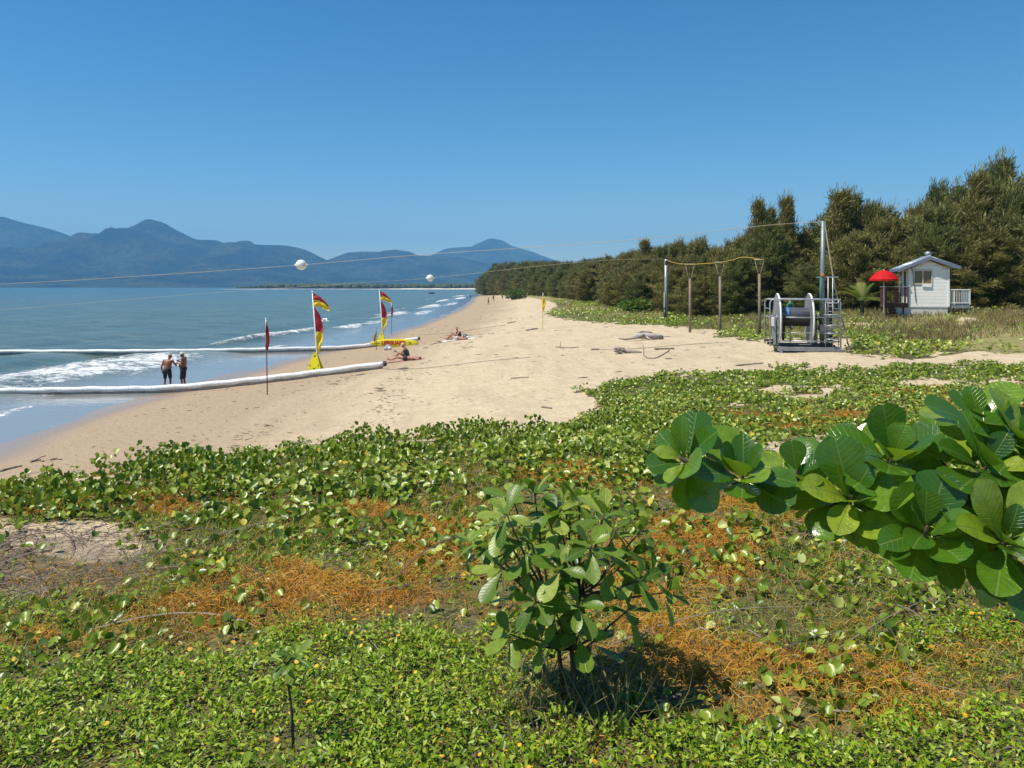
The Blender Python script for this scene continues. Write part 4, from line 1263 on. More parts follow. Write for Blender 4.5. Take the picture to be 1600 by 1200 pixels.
def leafy_shrub(px, py, Y, w, h, label, cols, n=900, lsz=.16, name='leafy_shrub'):
    x = (px - 800) / FPX * Y
    z = h1(x, Y)
    root = thing(name, label, 'shrub', (x, Y, z))
    st = MB()
    r = np.random.default_rng(int(px))
    for k in range(7):
        a = r.random() * 6.28
        st.tube([(0, 0, -.05), (math.cos(a) * w * .15, math.sin(a) * w * .15, h * .4), (math.cos(a) * w * .32, math.sin(a) * w * .3, h * .75)], [.04, .03, .012], 5)
    st.build('stem', M_BARK, root)
    u = r.normal(0, 1, (n, 3)); u /= np.linalg.norm(u, axis=1, keepdims=True)
    rr = r.random(n) ** .45
    p = u * rr[:, None] * np.array([w / 2, w / 2.6, h / 2]) * (0.75 + .5 * vnoise(u[:, 0] * 2.2 + 5, u[:, 2] * 2.2, 3)[:, None]) + np.array([0, 0, h * .52])
    p[:, 2] = np.maximum(p[:, 2], .05)
    d = u + r.normal(0, .5, (n, 3)); d[:, 2] += .2
    fr = frames(d, r.normal(0, .6, (n, 3)) + np.array([0, 0, 1]))
    v, f, tn = scatter(FAR_V, FAR_F, fr, r.uniform(.6, 1.2, n) * lsz, p, np.clip(r.normal(.5, .22, n), 0, 1))
    m = leaf_mat('shrub_foliage', cols, .45, .32, (.25, .36, .04), .35)
    link_mesh('foliage', mesh_np('foliage', v, f, dict(tint=tn)), m, root)
leafy_shrub(1532, 482, 51, 1.9, 2.0, 'round leaved green shrub right of the hut, before the dark wood', [(0, (.035, .09, .015)), (.6, (.075, .15, .025)), (1, (.14, .2, .04))], 1100, .2)
leafy_shrub(995, 475, 78, 3.6, 1.25, 'low light green shrub at the edge of the wood, left of the steel post', [(0, (.06, .13, .02)), (.6, (.13, .21, .04)), (1, (.2, .26, .06))], 1000, .3)
leafy_shrub(1594, 492, 50, 1.2, .9, 'small bright green shrub at the right edge below the wood', [(0, (.05, .12, .02)), (.6, (.10, .19, .03)), (1, (.17, .24, .05))], 500, .18)
leafy_shrub(805, 461, 205, 7.0, 2.6, 'pale green bush at the far end of the wood, above the beach', [(0, (.05, .10, .02)), (.6, (.09, .14, .03)), (1, (.14, .18, .05))], 900, .5)
# ================================================================== THINGS ON THE BEACH
M_WHITE = pm('white_paint', (.80, .80, .78), (.70, .70, .67), 4, .45, .05)
M_BOOM = pm('white_float_cloth', (.80, .79, .77), (.62, .60, .56), 1.6, .5, .12, bdist=.004)
M_GALV = pm('galvanised_steel', (.42, .44, .45), (.30, .32, .33), 5, .42, .1, .55)
M_GREY = pm('grey_paint', (.25, .262, .268), (.18, .19, .195), 3, .5, .1)
M_DARK = pm('dark_rubber', (.025, .025, .028), (.045, .043, .042), 8, .6, .2)
M_BLACK = pm('black_plastic', (.015, .015, .017), (.03, .03, .03), 8, .4, .05)
M_WOOD = pm('weathered_wood', (.30, .235, .165), (.17, .13, .095), 4, .85, .5, stretch=(3, 3, .4))
M_DRIFT = pm('driftwood', (.36, .30, .24), (.16, .12, .09), 3, .9, .6, stretch=(.5, 3, 3), bdist=.02)
M_DRIFTG = pm('bleached_driftwood', (.50, .45, .40), (.28, .24, .21), 2.5, .9, .6, bdist=.03)
M_RED = pm('red_cloth', (.42, .012, .03), (.30, .01, .02), 6, .7, .15)
M_YEL = pm('yellow_cloth', (.80, .58, .01), (.66, .45, .008), 6, .65, .15)
M_YELB = pm('yellow_board_paint', (.74, .64, .012), (.62, .52, .01), 2, .38, .03)
M_REDP = pm('red_paint', (.50, .03, .02), (.4, .02, .015), 5, .5, .05)
M_ROPE = pm('pale_rope', (.55, .46, .31), (.36, .29, .18), 40, .85, .5)
M_ROPEY = pm('yellow_rope', (.62, .40, .06), (.42, .26, .05), 40, .8, .5)
M_ROPED = pm('dark_rope', (.12, .10, .11), (.07, .06, .06), 40, .85, .5)
M_ROPEG = pm('green_rope', (.02, .22, .15), (.015, .14, .10), 40, .75, .4)
M_ORANGE = pm('orange_plastic', (.70, .18, .02), (.55, .12, .015), 9, .5, .05)
M_REDSTK = pm('red_stake', (.22, .05, .035), (.12, .035, .03), 12, .7, .2)

# ---- stinger net booms
def boom(name, pts, r, label):
    pts = [Vector(p) for p in pts]
    # resample smoothly
    P = []
    for i in range(len(pts) - 1):
        a = pts[max(i - 1, 0)]; b = pts[i]; c = pts[i + 1]; d = pts[min(i + 2, len(pts) - 1)]
        for k in range(14):
            t = k / 14
            P.append(.5 * ((2 * b) + (c - a) * t + (2 * a - 5 * b + 4 * c - d) * t * t + (3 * b - a - 3 * c + d) * t ** 3))
    P.append(pts[-1])
    root = thing(name, label, 'float boom', (P[-1].x, P[-1].y, P[-1].z - r), 0, 'stinger net booms running out to sea')
    off = root.location.copy()
    rr = [r * (1 + .035 * math.sin(i * 1.7) + .02 * random.uniform(-1, 1)) for i in range(len(P))]
    P2 = [p - off + Vector((0, 0, .012 * math.sin(i * .9))) for i, p in enumerate(P)]
    m = MB(); m.tube(P2, rr, 16)
    m.build('float_tube', M_BOOM, root, True)
    t = (P2[-1] - P2[-2]).normalized()
    e = MB(); e.tube([P2[-1] - t * .02, P2[-1] + t * .16], [r * 1.02, r * .8], 16)
    e.build('end_cap', pm('brown_end_cap', (.10, .06, .045), (.05, .035, .03), 6, .8, .2), root, True)
    s = MB()
    for i in range(6, len(P2) - 1, 4):
        tt = (P2[i + 1] - P2[i]).normalized()
        s.tube([P2[i] - tt * .02, P2[i] + tt * .02], rr[i] * 1.03, 16)
    s.build('seam_band', M_BOOM, root, True)
    sk = MB()
    for side in (1,):
        n = len(P2)
        vs = []; fs = []
        for i, p in enumerate(P2):
            g = max(h1(P[i].x, P[i].y - r), -.25) - off.z
            vs += [(p.x, p.y - r * .80, p.z - r * .45), (p.x, p.y - r * .60, min(p.z - r * .9, g + .0) - .04)]
        for i in range(n - 1):
            fs.append((2 * i, 2 * i + 1, 2 * i + 3, 2 * i + 2))
        sk.add(vs, fs)
    sk.build('net_skirt', pm('net_cloth', (.34, .31, .27), (.22, .20, .17), 3, .85, .2), root)
    return root

r1 = .135
def on_ground(x, y, r):
    return Vector((x, y, max(h1(x, y), .0 if h1(x, y) > -.05 else -.02) + r * 1.55))
boom('stinger_boom', [on_ground(x, y, r1) for x, y in ((-60, 33.6), (-46, 33.7), (-34, 33.8), (-27, 33.9), (-22.5, 34.0), (-19.2, 34.4), (-15.8, 34.8), (-12.5, 35.2), (-9.6, 35.6), (-6.05, 36.1))], r1,
     'near white float boom lying across the beach in front of the two standing men')
boom('stinger_boom', [on_ground(x, y, r1) for x, y in ((-80, 54), (-60, 54.2), (-46, 54.4), (-36, 54.6), (-30, 54.8), (-25, 55.1), (-20.5, 55.9), (-16.5, 56.8), (-12.5, 57.8), (-9.5, 58.8), (-7.3, 59.6))], r1,
     'far white float boom reaching the sand behind the yellow rescue board')

# ---- cloth helper: left and right borders in x-z, rippled along y
def cloth(left, right, n=10, rip=.03, waves=2.2, ph=0.0, y0=0.0, a=0.0, b=1.0, m=14, thick=.006):
    """part of the sheet between fractions a and b of its height"""
    def along(pl, t):
        t = t * (len(pl) - 1); i = min(int(t), len(pl) - 2); f = t - i
        return Vector(pl[i]).lerp(Vector(pl[i + 1]), f)
    vs = []; fs = []
    for i in range(m + 1):
        t = a + (b - a) * i / m
        p = along([(q[0], 0, q[1]) for q in left], t); q = along([(q[0], 0, q[1]) for q in right], t)
        for k in range(n + 1):
            u = k / n
            v = p.lerp(q, u)
            v.y = y0 + rip * u ** .6 * math.sin(ph + waves * 2 * math.pi * u * .6 + 5.0 * t) + rip * .4 * math.sin(ph + 13 * t + 3 * u)
            vs.append(v)
    for i in range(m):
        for k in range(n):
            j = i * (n + 1) + k
            fs.append((j, j + 1, j + n + 2, j + n + 1))
    N0 = len(vs)
    vs += [v + Vector((0, thick, 0)) for v in vs]
    fs += [tuple(N0 + i for i in f[::-1]) for f in list(fs)]
    return MB().add(vs, fs)

# ---- red and yellow patrol flag on an A frame sign
def patrol_flag(label):
    root = thing('patrol_flag', label, 'beach flag', (0, 0, 0), 0, 'red and yellow patrol flags')
    def L(px, py):     # photo pixels about the near flag to local metres
        return ((px - 493) * .0325, (580 - py) * .0325)
    p = MB()
    a = L(495.5, 556); b = L(488, 455.5)
    p.tube([(a[0], 0, a[1] - .4), (a[0], 0, a[1]), (b[0], 0, b[1])], [.035, .034, .028], 8)
    p.ball((b[0], 0, b[1] + .02), .05, 8, 6)
    p.build('pole', M_WHITE, root, True)
    # oblong flag flying from the top, red over yellow
    lt = [L(489, 456.5), L(489.6, 467)]; rt = [L(515, 474), L(515.5, 476.5)]
    def bez(t, up):
        return None
    top = [L(489, 456.5), L(499, 462), L(507, 469), L(511, 474)]
    mid = [L(489.5, 467), L(498, 468.5), L(506, 473), L(514.5, 479)]
    bot = [L(490.3, 478), L(498, 478.5), L(506, 481.5), L(514.5, 485)]
    def strip(t_, b_):
        return cloth(t_, b_, 6, .05, 1.4, .6, 0, 0, 1, 14)
    strip(top, mid).build('red_panel', M_RED, root, True)
    strip(mid, bot).build('yellow_panel', M_YEL, root, True)
    # long feather sail twisting down the pole
    l1 = [L(490.5, 479), L(491.5, 498), L(492, 517)]; r1_ = [L(492, 479), L(500, 492), L(504.5, 508), L(505, 517.5)]
    cloth(l1, r1_, 8, .04, 1.2, 1.0, 0).build('red_sail', M_RED, root, True)
    l2 = [L(492, 517), L(491.5, 530), L(493, 543), L(494, 552)]; r2 = [L(505, 517.5), L(504.5, 530), L(500, 545), L(497, 553)]
    cloth(l2, r2, 8, .05, 2.0, 2.0, 0, m=22).build('yellow_sail', M_YEL, root, True)
    # A frame sign
    s = MB()
    hw0, hw1 = .09, .34
    zt = L(0, 551)[1]; zb = L(0, 575)[1]
    for sy in (-1, 1):
        n = [(-hw0, zt), (hw0, zt), (hw1, zb + .02), (hw1 - .02, zb - .02), (-hw1 + .02, zb - .02), (-hw1, zb + .02)]
        vs = [(x - .01, sy * (.05 + (zt - z) * .30) - .012, z) for x, z in n] + [(x - .01, sy * (.05 + (zt - z) * .30) + .012, z) for x, z in n]
        k = len(n)
        s.add(vs, [tuple(range(k)), tuple(range(2 * k - 1, k - 1, -1))] + [(i, i + k, (i + 1) % k + k, (i + 1) % k) for i in range(k)])
    s.box((-.01, 0, zt), (.2, .13, .05))
    s.build('sign_board', M_YELB, root)
    lg = MB()
    for x in (-.31, -.26, 0.0, .31):
        for sy in (-1, 1):
            lg.box((x - .01, sy * (.05 + (zt - zb) * .30), zb / 2 - .06), (.035, .03, zb + .1))
    lg.build('legs', pm('sign_legs', (.30, .24, .04), (.15, .12, .03), 9, .6, .1), root)
    mk = MB()
    def face(z):
        return -(.05 + (zt - z) * .30) - .016
    def mark(x, z, w, h):
        mk.box((x - .01, face(z), z), (w, .006, h), Matrix.Rotation(-.29, 3, 'X'))
    z0 = zt - .13
    for dx in (-.045, .045): mark(dx, z0, .014, .09)
    mark(0, z0 + .045, .10, .014); mark(0, z0 - .01, .06, .02)
    zc = zb + .17
    for sg in (-1, 1):
        mark(sg * .21, zc + .03, .022, .07); mark(sg * .20, zc - .02, .05, .022); mark(sg * .225, zc + .075, .03, .03)
    zc = zb + .04
    mark(0, zc, .09, .02); mark(0, zc + .03, .05, .025); mark(-.03, zc - .025, .025, .025); mark(.03, zc - .025, .025, .025)
    mk.build('swim_symbols', M_BLACK, root)
    return root
f1 = patrol_flag('nearer red and yellow patrol flag on a yellow A frame sign, behind the near boom')
f1.location = (-9.95, 38.9, h1(-9.95, 38.9))
f2 = copy_tree(f1)
f2['label'] = 'farther red and yellow patrol flag with its yellow sign behind the rescue board'
f2.location = (-10.15, 59.8, h1(-10.15, 59.8)); f2.scale = (1.06, 1.06, 1.06)
f2.rotation_euler = (0, 0, .1)

def furled_flag(px, ptop, pbot, label, mat, group, poly, pole_mat, lean=0.0):
    g = G(px, pbot)
    k = g.y / FPX
    root = thing('marker_flag', label, 'beach flag', g, 0, group)
    h = (pbot - ptop) * k
    p = MB(); p.tube([(0, 0, -.3), (lean * .5, 0, h * .5), (lean, 0, h)], [.022, .02, .016], 7); p.build('pole', pole_mat, root, True)
    tp = MB(); tp.tube([(lean * .9, 0, h * .86), (lean, 0, h + .01)], .023, 7); tp.ball((lean, 0, h + .03), .035, 8, 6); tp.build('pole_top', M_WHITE, root, True)
    l = [((a - px) * k, (pbot - b) * k) for a, b in poly[0]]; r = [((a - px) * k, (pbot - b) * k) for a, b in poly[1]]
    cloth(l, r, 8, .07, 2.5, 1.2, -.01, m=20).build('flag_cloth', mat, root, True)
    return root
furled_flag(418, 499, 617, 'furled dark red flag on a thin stake beside the near boom', M_RED, 'furled red marker flags',
            [[(416, 502), (415.2, 520), (415, 540), (415.5, 549)], [(417.5, 502), (420, 515), (420.8, 530), (418.5, 548)]], M_REDSTK, -.06)
furled_flag(612, 475, 523, 'furled red flag on a thin stake behind the far boom end', M_RED, 'furled red marker flags',
            [[(612, 478), (611, 486), (611.2, 494)], [(613, 478), (614.5, 484), (613.2, 495)]], M_ROPED, -.02)
furled_flag(848, 459, 515, 'furled yellow flag on a yellow pole alone on the open sand', M_YEL, None,
            [[(848, 463), (847, 475), (847.5, 486)], [(850, 463), (853, 474), (849.5, 487)]], M_YELB, .02)

# ---- rescue board with lettering
def rescue_board():
    Y = G(616, 542.5).y; k = Y / FPX
    c = P3(616, 535.5, Y)
    g = h1(c.x, Y)
    root = thing('rescue_board', 'long yellow rescue board with red LIFEGUARD lettering standing on its edge on the sand', 'surfboard', (c.x, Y, g), 0.0)
    Lh = 38.5 * k; W = 6.6 * k
    zc = W * .97
    n = 28
    outline = []
    for i in range(n + 1):
        t = -1 + 2 * i / n
        w = W * (1 - abs(t) ** (2.6 if t > 0 else 2.0)) ** (.5 if t > 0 else .62)
        outline.append((t * Lh, max(w, .012)))
    vs = []; fs = []
    for (x, w) in outline:
        th = .085 * min(1, (w / W) ** .5 + .1)
        for q in range(12):
            a = 2 * math.pi * q / 12
            vs.append((x, math.sin(a) * th * .5 * (1 if abs(math.cos(a)) < .8 else .8), math.cos(a) * w))
    for i in range(n):
        for q in range(12):
            q2 = (q + 1) % 12
            fs.append((i * 12 + q, i * 12 + q2, (i + 1) * 12 + q2, (i + 1) * 12 + q))
    fs += [tuple(range(11, -1, -1)), tuple(n * 12 + q for q in range(12))]
    tilt = Matrix.Rotation(-.12, 3, 'X') @ Matrix.Rotation(.0, 3, 'Y')
    b = MB().add([tilt @ Vector(v) + Vector((0, 0, zc)) for v in vs], fs)
    b.build('board', M_YELB, root, True)
    cu = bpy.data.curves.new('lettering', 'FONT'); cu.body = 'LIFEGUARD'; cu.size = .36; cu.extrude = .004; cu.align_x = 'CENTER'; cu.align_y = 'CENTER'; cu.offset = .02
    cu.space_character = 1.0
    tmp = bpy.data.objects.new('lettering_source', cu); COL.objects.link(tmp)
    me = bpy.data.meshes.new_from_object(tmp.evaluated_get(bpy.context.evaluated_depsgraph_get()))
    bpy.data.objects.remove(tmp); 
    me.name = 'lettering'
    o = link_mesh('lettering', me, M_REDP, root)
    o.matrix_local = Matrix.Translation((.02 * Lh, -.052, zc + .015)) @ Matrix.Rotation(math.pi / 2 - .12, 4, 'X') @ Matrix.Diagonal((1.0, .82, 1, 1))
    w = max(v.co.x for v in me.vertices) - min(v.co.x for v in me.vertices)
    s = 37 * k / w
    o.matrix_local = Matrix.Translation((-.03 * Lh, -.054, zc + .01)) @ Matrix.Rotation(math.pi / 2 - .12, 4, 'X') @ Matrix.Diagonal((s, s * 1.1, 1, 1))
    d = MB(); d.box((-.70 * Lh, -.05, zc + .01), (.42, .006, .035), Matrix.Rotation(-.12, 3, 'X')); d.box((.64 * Lh, -.05, zc + .0), (.16, .006, .14), Matrix.Rotation(-.12, 3, 'X'))
    d.build('handle_strap', pm('board_strap', (.25, .22, .02), (.2, .17, .02), 5, .6, 0), root)
rescue_board()

# ---- rescue tube hanging on a stake left of the board
def tube_stake():
    g = G(588, 547); k = g.y / FPX
    root = thing('rescue_tube', 'yellow brown rescue tube strapped to a thin stake left of the rescue board', 'rescue tube', g)
    p = MB(); p.tube([(0, 0, -.3), (0, 0, (547 - 511) * k)], [.022, .018], 7); p.build('stake', M_WOOD, root, True)
    t = MB(); t.tube([(-.10, -.05, .60), (-.12, -.06, .72), (-.11, -.06, 1.05), (-.07, -.05, 1.22)], [.05, .09, .085, .04], 10); t.build('float', pm('amber_float', (.42, .26, .02), (.30, .17, .015), 6, .5, .05), root, True)
    s = MB(); s.tube([(-.10, -.05, 1.2), (0, -.02, 1.3), (.03, .03, 1.2), (0, -.03, .95)], .012, 6); s.build('strap', M_DARK, root, True)
tube_stake()

# ---- bag by the board
def bag(px, py, w, h, label, mats, Y=None):
    g = G(px, py); k = g.y / FPX
    root = thing('beach_bag', label, 'bag', g)
    m = MB()
    W = w * k / 2; Hh = h * k
    m.ball((0, 0, Hh * .42), (W, W * .6, Hh * .48), 14, 9)
    for i, v in enumerate(m.v):
        x, y, z = v
        f = 1 - .55 * max(0, z / Hh)
        m.v[i] = (x * f + .06 * z, y * f, max(0.0, z + .03 * math.sin(7 * x)))
    m.build('body', mats[0], root, True)
    t = MB(); t.tube([(-W * .5, 0, Hh * .5), (-W * .3, -.02, Hh * .95), (W * .15, -.03, Hh * 1.0), (W * .4, 0, Hh * .55)], .016, 6)
    t.build('handle', mats[1], root, True)
    q = MB(); q.ball((W * .55, -.05, Hh * .30), (W * .5, W * .45, Hh * .30), 10, 7); q.build('towel_end', mats[2], root, True)
bag(605, 547, 14, 10, 'small grey striped beach bag on the sand below the rescue board', (pm('bag_cloth', (.20, .22, .28), (.55, .55, .58), 9, .8, .2), M_DARK, M_WHITE))
bag(727, 529, 13, 7, 'black beach bag beside the couple on the white towel', (M_BLACK, M_DARK, M_WHITE))

# ---- two overhead cables with floats, the sagging yellow rope
def catenary(pts, n=16):
    pts = [Vector(p) for p in pts]; out = []
    for i in range(len(pts) - 1):
        a = pts[max(i - 1, 0)]; b = pts[i]; c = pts[i + 1]; d = pts[min(i + 2, len(pts) - 1)]
        for k in range(n):
            t = k / n
            out.append(.5 * ((2 * b) + (c - a) * t + (2 * a - 5 * b + 4 * c - d) * t * t + (3 * b - a - 3 * c + d) * t ** 3))
    out.append(pts[-1]); return out
def cable(name, pts, r, mat, label, cat='cable'):
    m = MB(); m.tube(catenary(pts), r, 5)
    return tag(m.build(name, mat, None, True), label, cat)
def float_ball(p, r, label):
    root = thing('float', label, 'float', p, 0, 'white floats hung on the overhead cables')
    m = MB(); m.ball((0, 0, 0), (r, r * .96, r * .96), 18, 12); m.build('ball', M_WHITE, root, True)
    c = MB(); c.tube([(-r * 1.22, 0, -.03 * r), (-r * .9, 0, 0)], [r * .12, r * .30], 10); c.tube([(r * .9, 0, 0), (r * 1.22, 0, .03 * r)], [r * .30, r * .12], 10)
    c.build('collar', M_WHITE, root, True)
    b = MB(); b.lathe([(r * .985, -.05 * r), (r * 1.02, 0), (r * .985, .05 * r)], 18, (0, 0, -.2 * r)); b.build('seam_ring', M_ROPE, root, True)
MAST_TOP = P3(1286.5, 347, 30.0)
F1 = P3(470.5, 414, 33.0)
cable('overhead_cable', [P3(-1500, 520, 40), P3(-600, 472, 36), P3(0, 444, 34), P3(240, 430, 33.4), F1, P3(640, 399.5, 32.4), P3(820, 387, 31.8), P3(1000, 373.5, 31), P3(1200, 352, 30.3), MAST_TOP], .010, M_ROPE,
      'overhead cable from the tall mast out over the sea, carrying the larger float')
float_ball(F1, .235, 'larger white float on the upper cable, in front of the mountains at left')
POLE1_TOP = P3(1040.5, 405, 58.8)
F2 = P3(672, 434.5, 57.5)
cable('overhead_cable', [P3(-900, 590, 60), P3(-200, 505, 59), P3(200, 468, 58.4), P3(500, 446, 57.8), F2, P3(840, 416, 57.6), P3(960, 406, 58), POLE1_TOP], .010, M_ROPE,
      'lower overhead cable from the steel post out to sea, carrying the smaller float')
float_ball(F2, .27, 'smaller white float on the lower cable, above the far shore')

def steel_post():
    g = P3(1040.5, 497, 58.8); z = h1(g.x, g.y)
    root = thing('steel_post', 'grey steel post with the overhead cable at its top, at the edge of the wood', 'post', (g.x, g.y, z))
    h = POLE1_TOP.z - z
    m = MB(); m.tube([(0, 0, -.3), (0, 0, h)], [.125, .11], 10); m.build('shaft', M_GALV, root, True)
    m = MB(); m.box((.02, 0, h - .28), (.20, .22, .34)); m.box((.0, 0, h + .07), (.30, .14, .10)); m.build('pulley_head', M_DARK, root)
    m = MB(); m.box((-.16, -.13, h * .26), (.06, .06, h * .4)); m.build('side_pipe', M_WHITE, root)
    # black bent pipe beside it
    p2 = G(1036, 500); k = p2.y / FPX
    r2 = thing('black_pipe', 'black bent pipe lying against the ground left of the steel post', 'pipe', (root.location.x - .33, root.location.y - 1.2, h1(root.location.x - .3, root.location.y - 1.2)))
    m = MB(); m.tube([(0, 0, .95), (0, 0, .30), (-.08, 0, .14), (-.28, 0, .07), (-.85, 0, .05)], [.085, .085, .09, .10, .10], 10); m.build('pipe', M_BLACK, r2, True)
    m = MB(); m.tube([(-.84, 0, .05), (-.93, 0, .05)], .125, 10); m.tube([(0, 0, .93), (0, 0, 1.0)], .11, 10); m.build('flange', M_DARK, r2, True)
steel_post()

def fork_post(px, pbot, ptop, Y, label, bar=True):
    g = P3(px, pbot, Y); z = h1(g.x, Y); k = Y / FPX
    zt = CAM_H - (ptop - 448) * k
    root = thing('wooden_post', label, 'post', (g.x, Y, z), 0, 'forked wooden posts on the sand')
    h = zt - z; hf = h - 22 * k
    m = MB(); m.tube([(0, 0, -.4), (.01, 0, hf * .5), (0, 0, hf)], [.078, .072, .066], 9); m.build('shaft', M_WOOD, root, True)
    w = 7 * k
    for sg in (-1, 1):
        m = MB(); m.tube([(sg * .03, 0, hf - .10), (sg * w * .45, 0, hf + .15), (sg * w, 0, h)], [.022, .02, .018], 6); m.build('prong', M_WOOD, root, True)
    m = MB(); m.tube([(-w * 1.15, 0, h), (w * 1.15, 0, h + .01)], .026, 6); m.build('crossbar', M_ROPE, root, True)
    return root
fork_post(1078, 517, 413, 43.8, 'first forked wooden post from the left, under the yellow rope')
fork_post(1125, 521, 410, 41.0, 'middle forked wooden post, where the yellow rope passes its top')
fork_post(1186.5, 526, 406, 39.0, 'third forked wooden post, nearest the winch, with a bare crossbar')
cable('yellow_rope', [POLE1_TOP + Vector((.1, 0, -.1)), P3(1058, 411.5, 51), P3(1078, 413, 43.8), P3(1100, 412, 42.4), P3(1125, 410, 41.0), P3(1145, 406, 40.2), P3(1160, 402, 39.6), P3(1186, 404.5, 39.0)], .018, M_ROPEY,
      'sagging yellow rope slung from the steel post over the forked posts', 'rope')

# ---- winch for hauling the net
def winch():
    Y = 29.8; k = Y / FPX
    bx = (1250 - 800) * k; gz = h1(bx, Y)
    root = thing('net_winch', 'grey steel net winch with two large reel discs and railings on the sand', 'winch', (bx, Y, gz), -.19)
    root.scale = (.93, 1, 1)
    def X(px): return (px - 1250) * k
    def Z(py): return CAM_H - (py - 448) * k - gz
    y0, y1 = -.55, .85
    # base frame
    m = MB()
    m.box(((X(1212) + X(1310)) / 2, y0, Z(543.5)), (X(1310) - X(1212), .09, .16))
    m.box(((X(1212) + X(1310)) / 2, y1, Z(543.5)), (X(1310) - X(1212), .09, .16))
    for px in (1216, 1250, 1288, 1307):
        m.box((X(px), (y0 + y1) / 2, Z(543.5)), (.09, y1 - y0 - .09, .14))
    m.build('base_frame', M_GREY, root)
    for i, (px, y) in enumerate(((1216, y0), (1304, y0), (1216, y1), (1304, y1))):
        m = MB(); m.box((X(px), y, Z(549) - .05), (.13, .13, .42)); m.box((X(px), y, Z(556)), (.2, .2, .04))
        m.build('foot', M_GREY, root)
    # deck planks
    for i in range(6):
        yy = y0 + .12 + i * (y1 - y0 - .2) / 6 + .08
        m = MB(); m.box((X(1252) + .04 * (i % 2), yy, Z(538.5)), (X(1305) - X(1205), .15, .045), bev=.006); m.build('deck_plank', M_GREY if i % 2 else M_DARK, root)
    m = MB(); m.box((X(1203), .1, Z(532)), (.5, .28, .07), Matrix.Rotation(-.06, 3, 'Y')); m.box((X(1206), .1, Z(537)), (.4, .2, .1)); m.build('step', M_DARK, root)
    # reel discs
    zc = Z(498); R = .96
    rot = Matrix.Rotation(math.pi / 2, 3, 'Y')
    for px in (1214.5, 1266.0):
        m = MB(); m.lathe([(.10, -.03), (R - .03, -.03), (R, -.045), (R, .045), (R - .03, .03), (.10, .03)], 48, (X(px), .15, zc), rot)
        d = m.build('reel_disc', M_GREY, root, False)
        rim = MB(); pts = [Vector((X(px), .15 + math.cos(a) * R, zc + math.sin(a) * R)) for a in np.linspace(0, 2 * math.pi, 49)]
        rim.tube(pts, .035, 6, False); rim.build('rim', M_WHITE, d, True)
        hb = MB()
        hb.lathe([(.16, -.09), (.16, .09)], 16, (X(px), .15, zc), rot); hb.build('hub', M_GALV, d)
    # drum and the dark net rolled round it
    m = MB(); m.lathe([(.27, 0), (.28, .03), (.28, X(1264) - X(1218)), (.27, X(1265) - X(1218))], 24, (X(1217.5), .15, Z(492)), rot)
    m.build('drum', pm('drum_steel', (.10, .10, .12), (.16, .155, .17), 3, .35, .1, .4), root, True)
    m = MB()
    for i in range(26):
        xx = X(1219) + i * (X(1263) - X(1219)) / 25
        m.tube([(xx, .15 + math.cos(a) * .335, Z(497) + math.sin(a) * .30) for a in np.linspace(math.pi * .95, math.pi * 2.05, 9)], .035, 5)
    m.build('net_roll', M_DARK, root, True)
    m = MB(); m.lathe([(.295, 0), (.295, .12)], 20, (X(1229), .15, Z(492)), rot); m.build('blue_band', pm('blue_tape', (.05, .18, .45), (.04, .13, .35), 6, .5, .1), root, True)
    # bearings and stand plates
    for px, w in ((1213, .16), (1273, .10)):
        m = MB(); m.prism([(-w * 1.3, 0), (w * 1.3, 0), (w * .6, zc - Z(540) + .16), (-w * .6, zc - Z(540) + .16)], -.06, .06)
        for i, v in enumerate(m.v):
            m.v[i] = (X(px) + v[1] * .8 - (.10 if px < 1240 else -.07), .15 + v[0] * 1.3, Z(540) + v[2])
        m.build('bearing_stand', M_GREY, root)
    m = MB(); m.box((X(1226), .35, Z(518)), (.10, .10, Z(505) - Z(535)), Matrix.Rotation(.06, 3, 'Y')); m.build('strut', M_DARK, root)
    # railings
    def rail(name, pts, r=.024):
        mm = MB(); mm.tube(pts, r, 7); return mm.build(name, M_GALV, root, True)
    xl, xr = X(1198.5), X(1309)
    for yy in (y0 - .02, y1 + .02):
        rail('top_rail', [(xl, yy, Z(540)), (xl, yy, Z(473)), (xl + .04, yy, Z(469)), (xl + .14, yy, Z(467.5)), (xr - .14, yy, Z(467.5)), (xr - .04, yy, Z(469)), (xr, yy, Z(473)), (xr, yy, Z(540))], .03)
        rail('mid_rail', [(xl, yy, Z(495)), (xr, yy, Z(495))], .018)
    rail('mid_rail', [(xl, y0, Z(519)), (xr, y0, Z(519))], .016)
    for z in (467.5, 482, 495):
        rail('end_rail', [(xl, y0, Z(z)), (xl, y1, Z(z))], .02); rail('end_rail', [(xr, y0, Z(z)), (xr, y1, Z(z))], .02)
    rail('front_rail', [(X(1214), y0 - .03, Z(531.5)), (xr, y0 - .03, Z(531.5))], .028)
    for px in (1240, 1277):
        rail('baluster', [(X(px), y1, Z(540)), (X(px), y1, Z(467.5))], .02)
    # cage and ladder on the right
    for z in (473, 491, 507, 519, 528):
        pts = [Vector((X(1296) + math.cos(a) * .29, y0 + .12 + math.sin(a) * .26, Z(z))) for a in np.linspace(0, 2 * math.pi, 21)]
        rail('cage_hoop', pts, .018)
    for a in (0.2, 1.2, 2.2, 3.6, 4.7, 5.6):
        rail('cage_bar', [(X(1296) + math.cos(a) * .29, y0 + .12 + math.sin(a) * .26, Z(z)) for z in (540, 500, 468)], .014)
    for i in range(9):
        z = 470 + i * 8
        rail('rung', [(X(1289), y0 + .2, Z(z)), (X(1303), y0 + .2, Z(z))], .013)
    rail('stile', [(X(1291.5), y0 + .2, Z(540)), (X(1291.5), y0 + .2, Z(433))], .022)
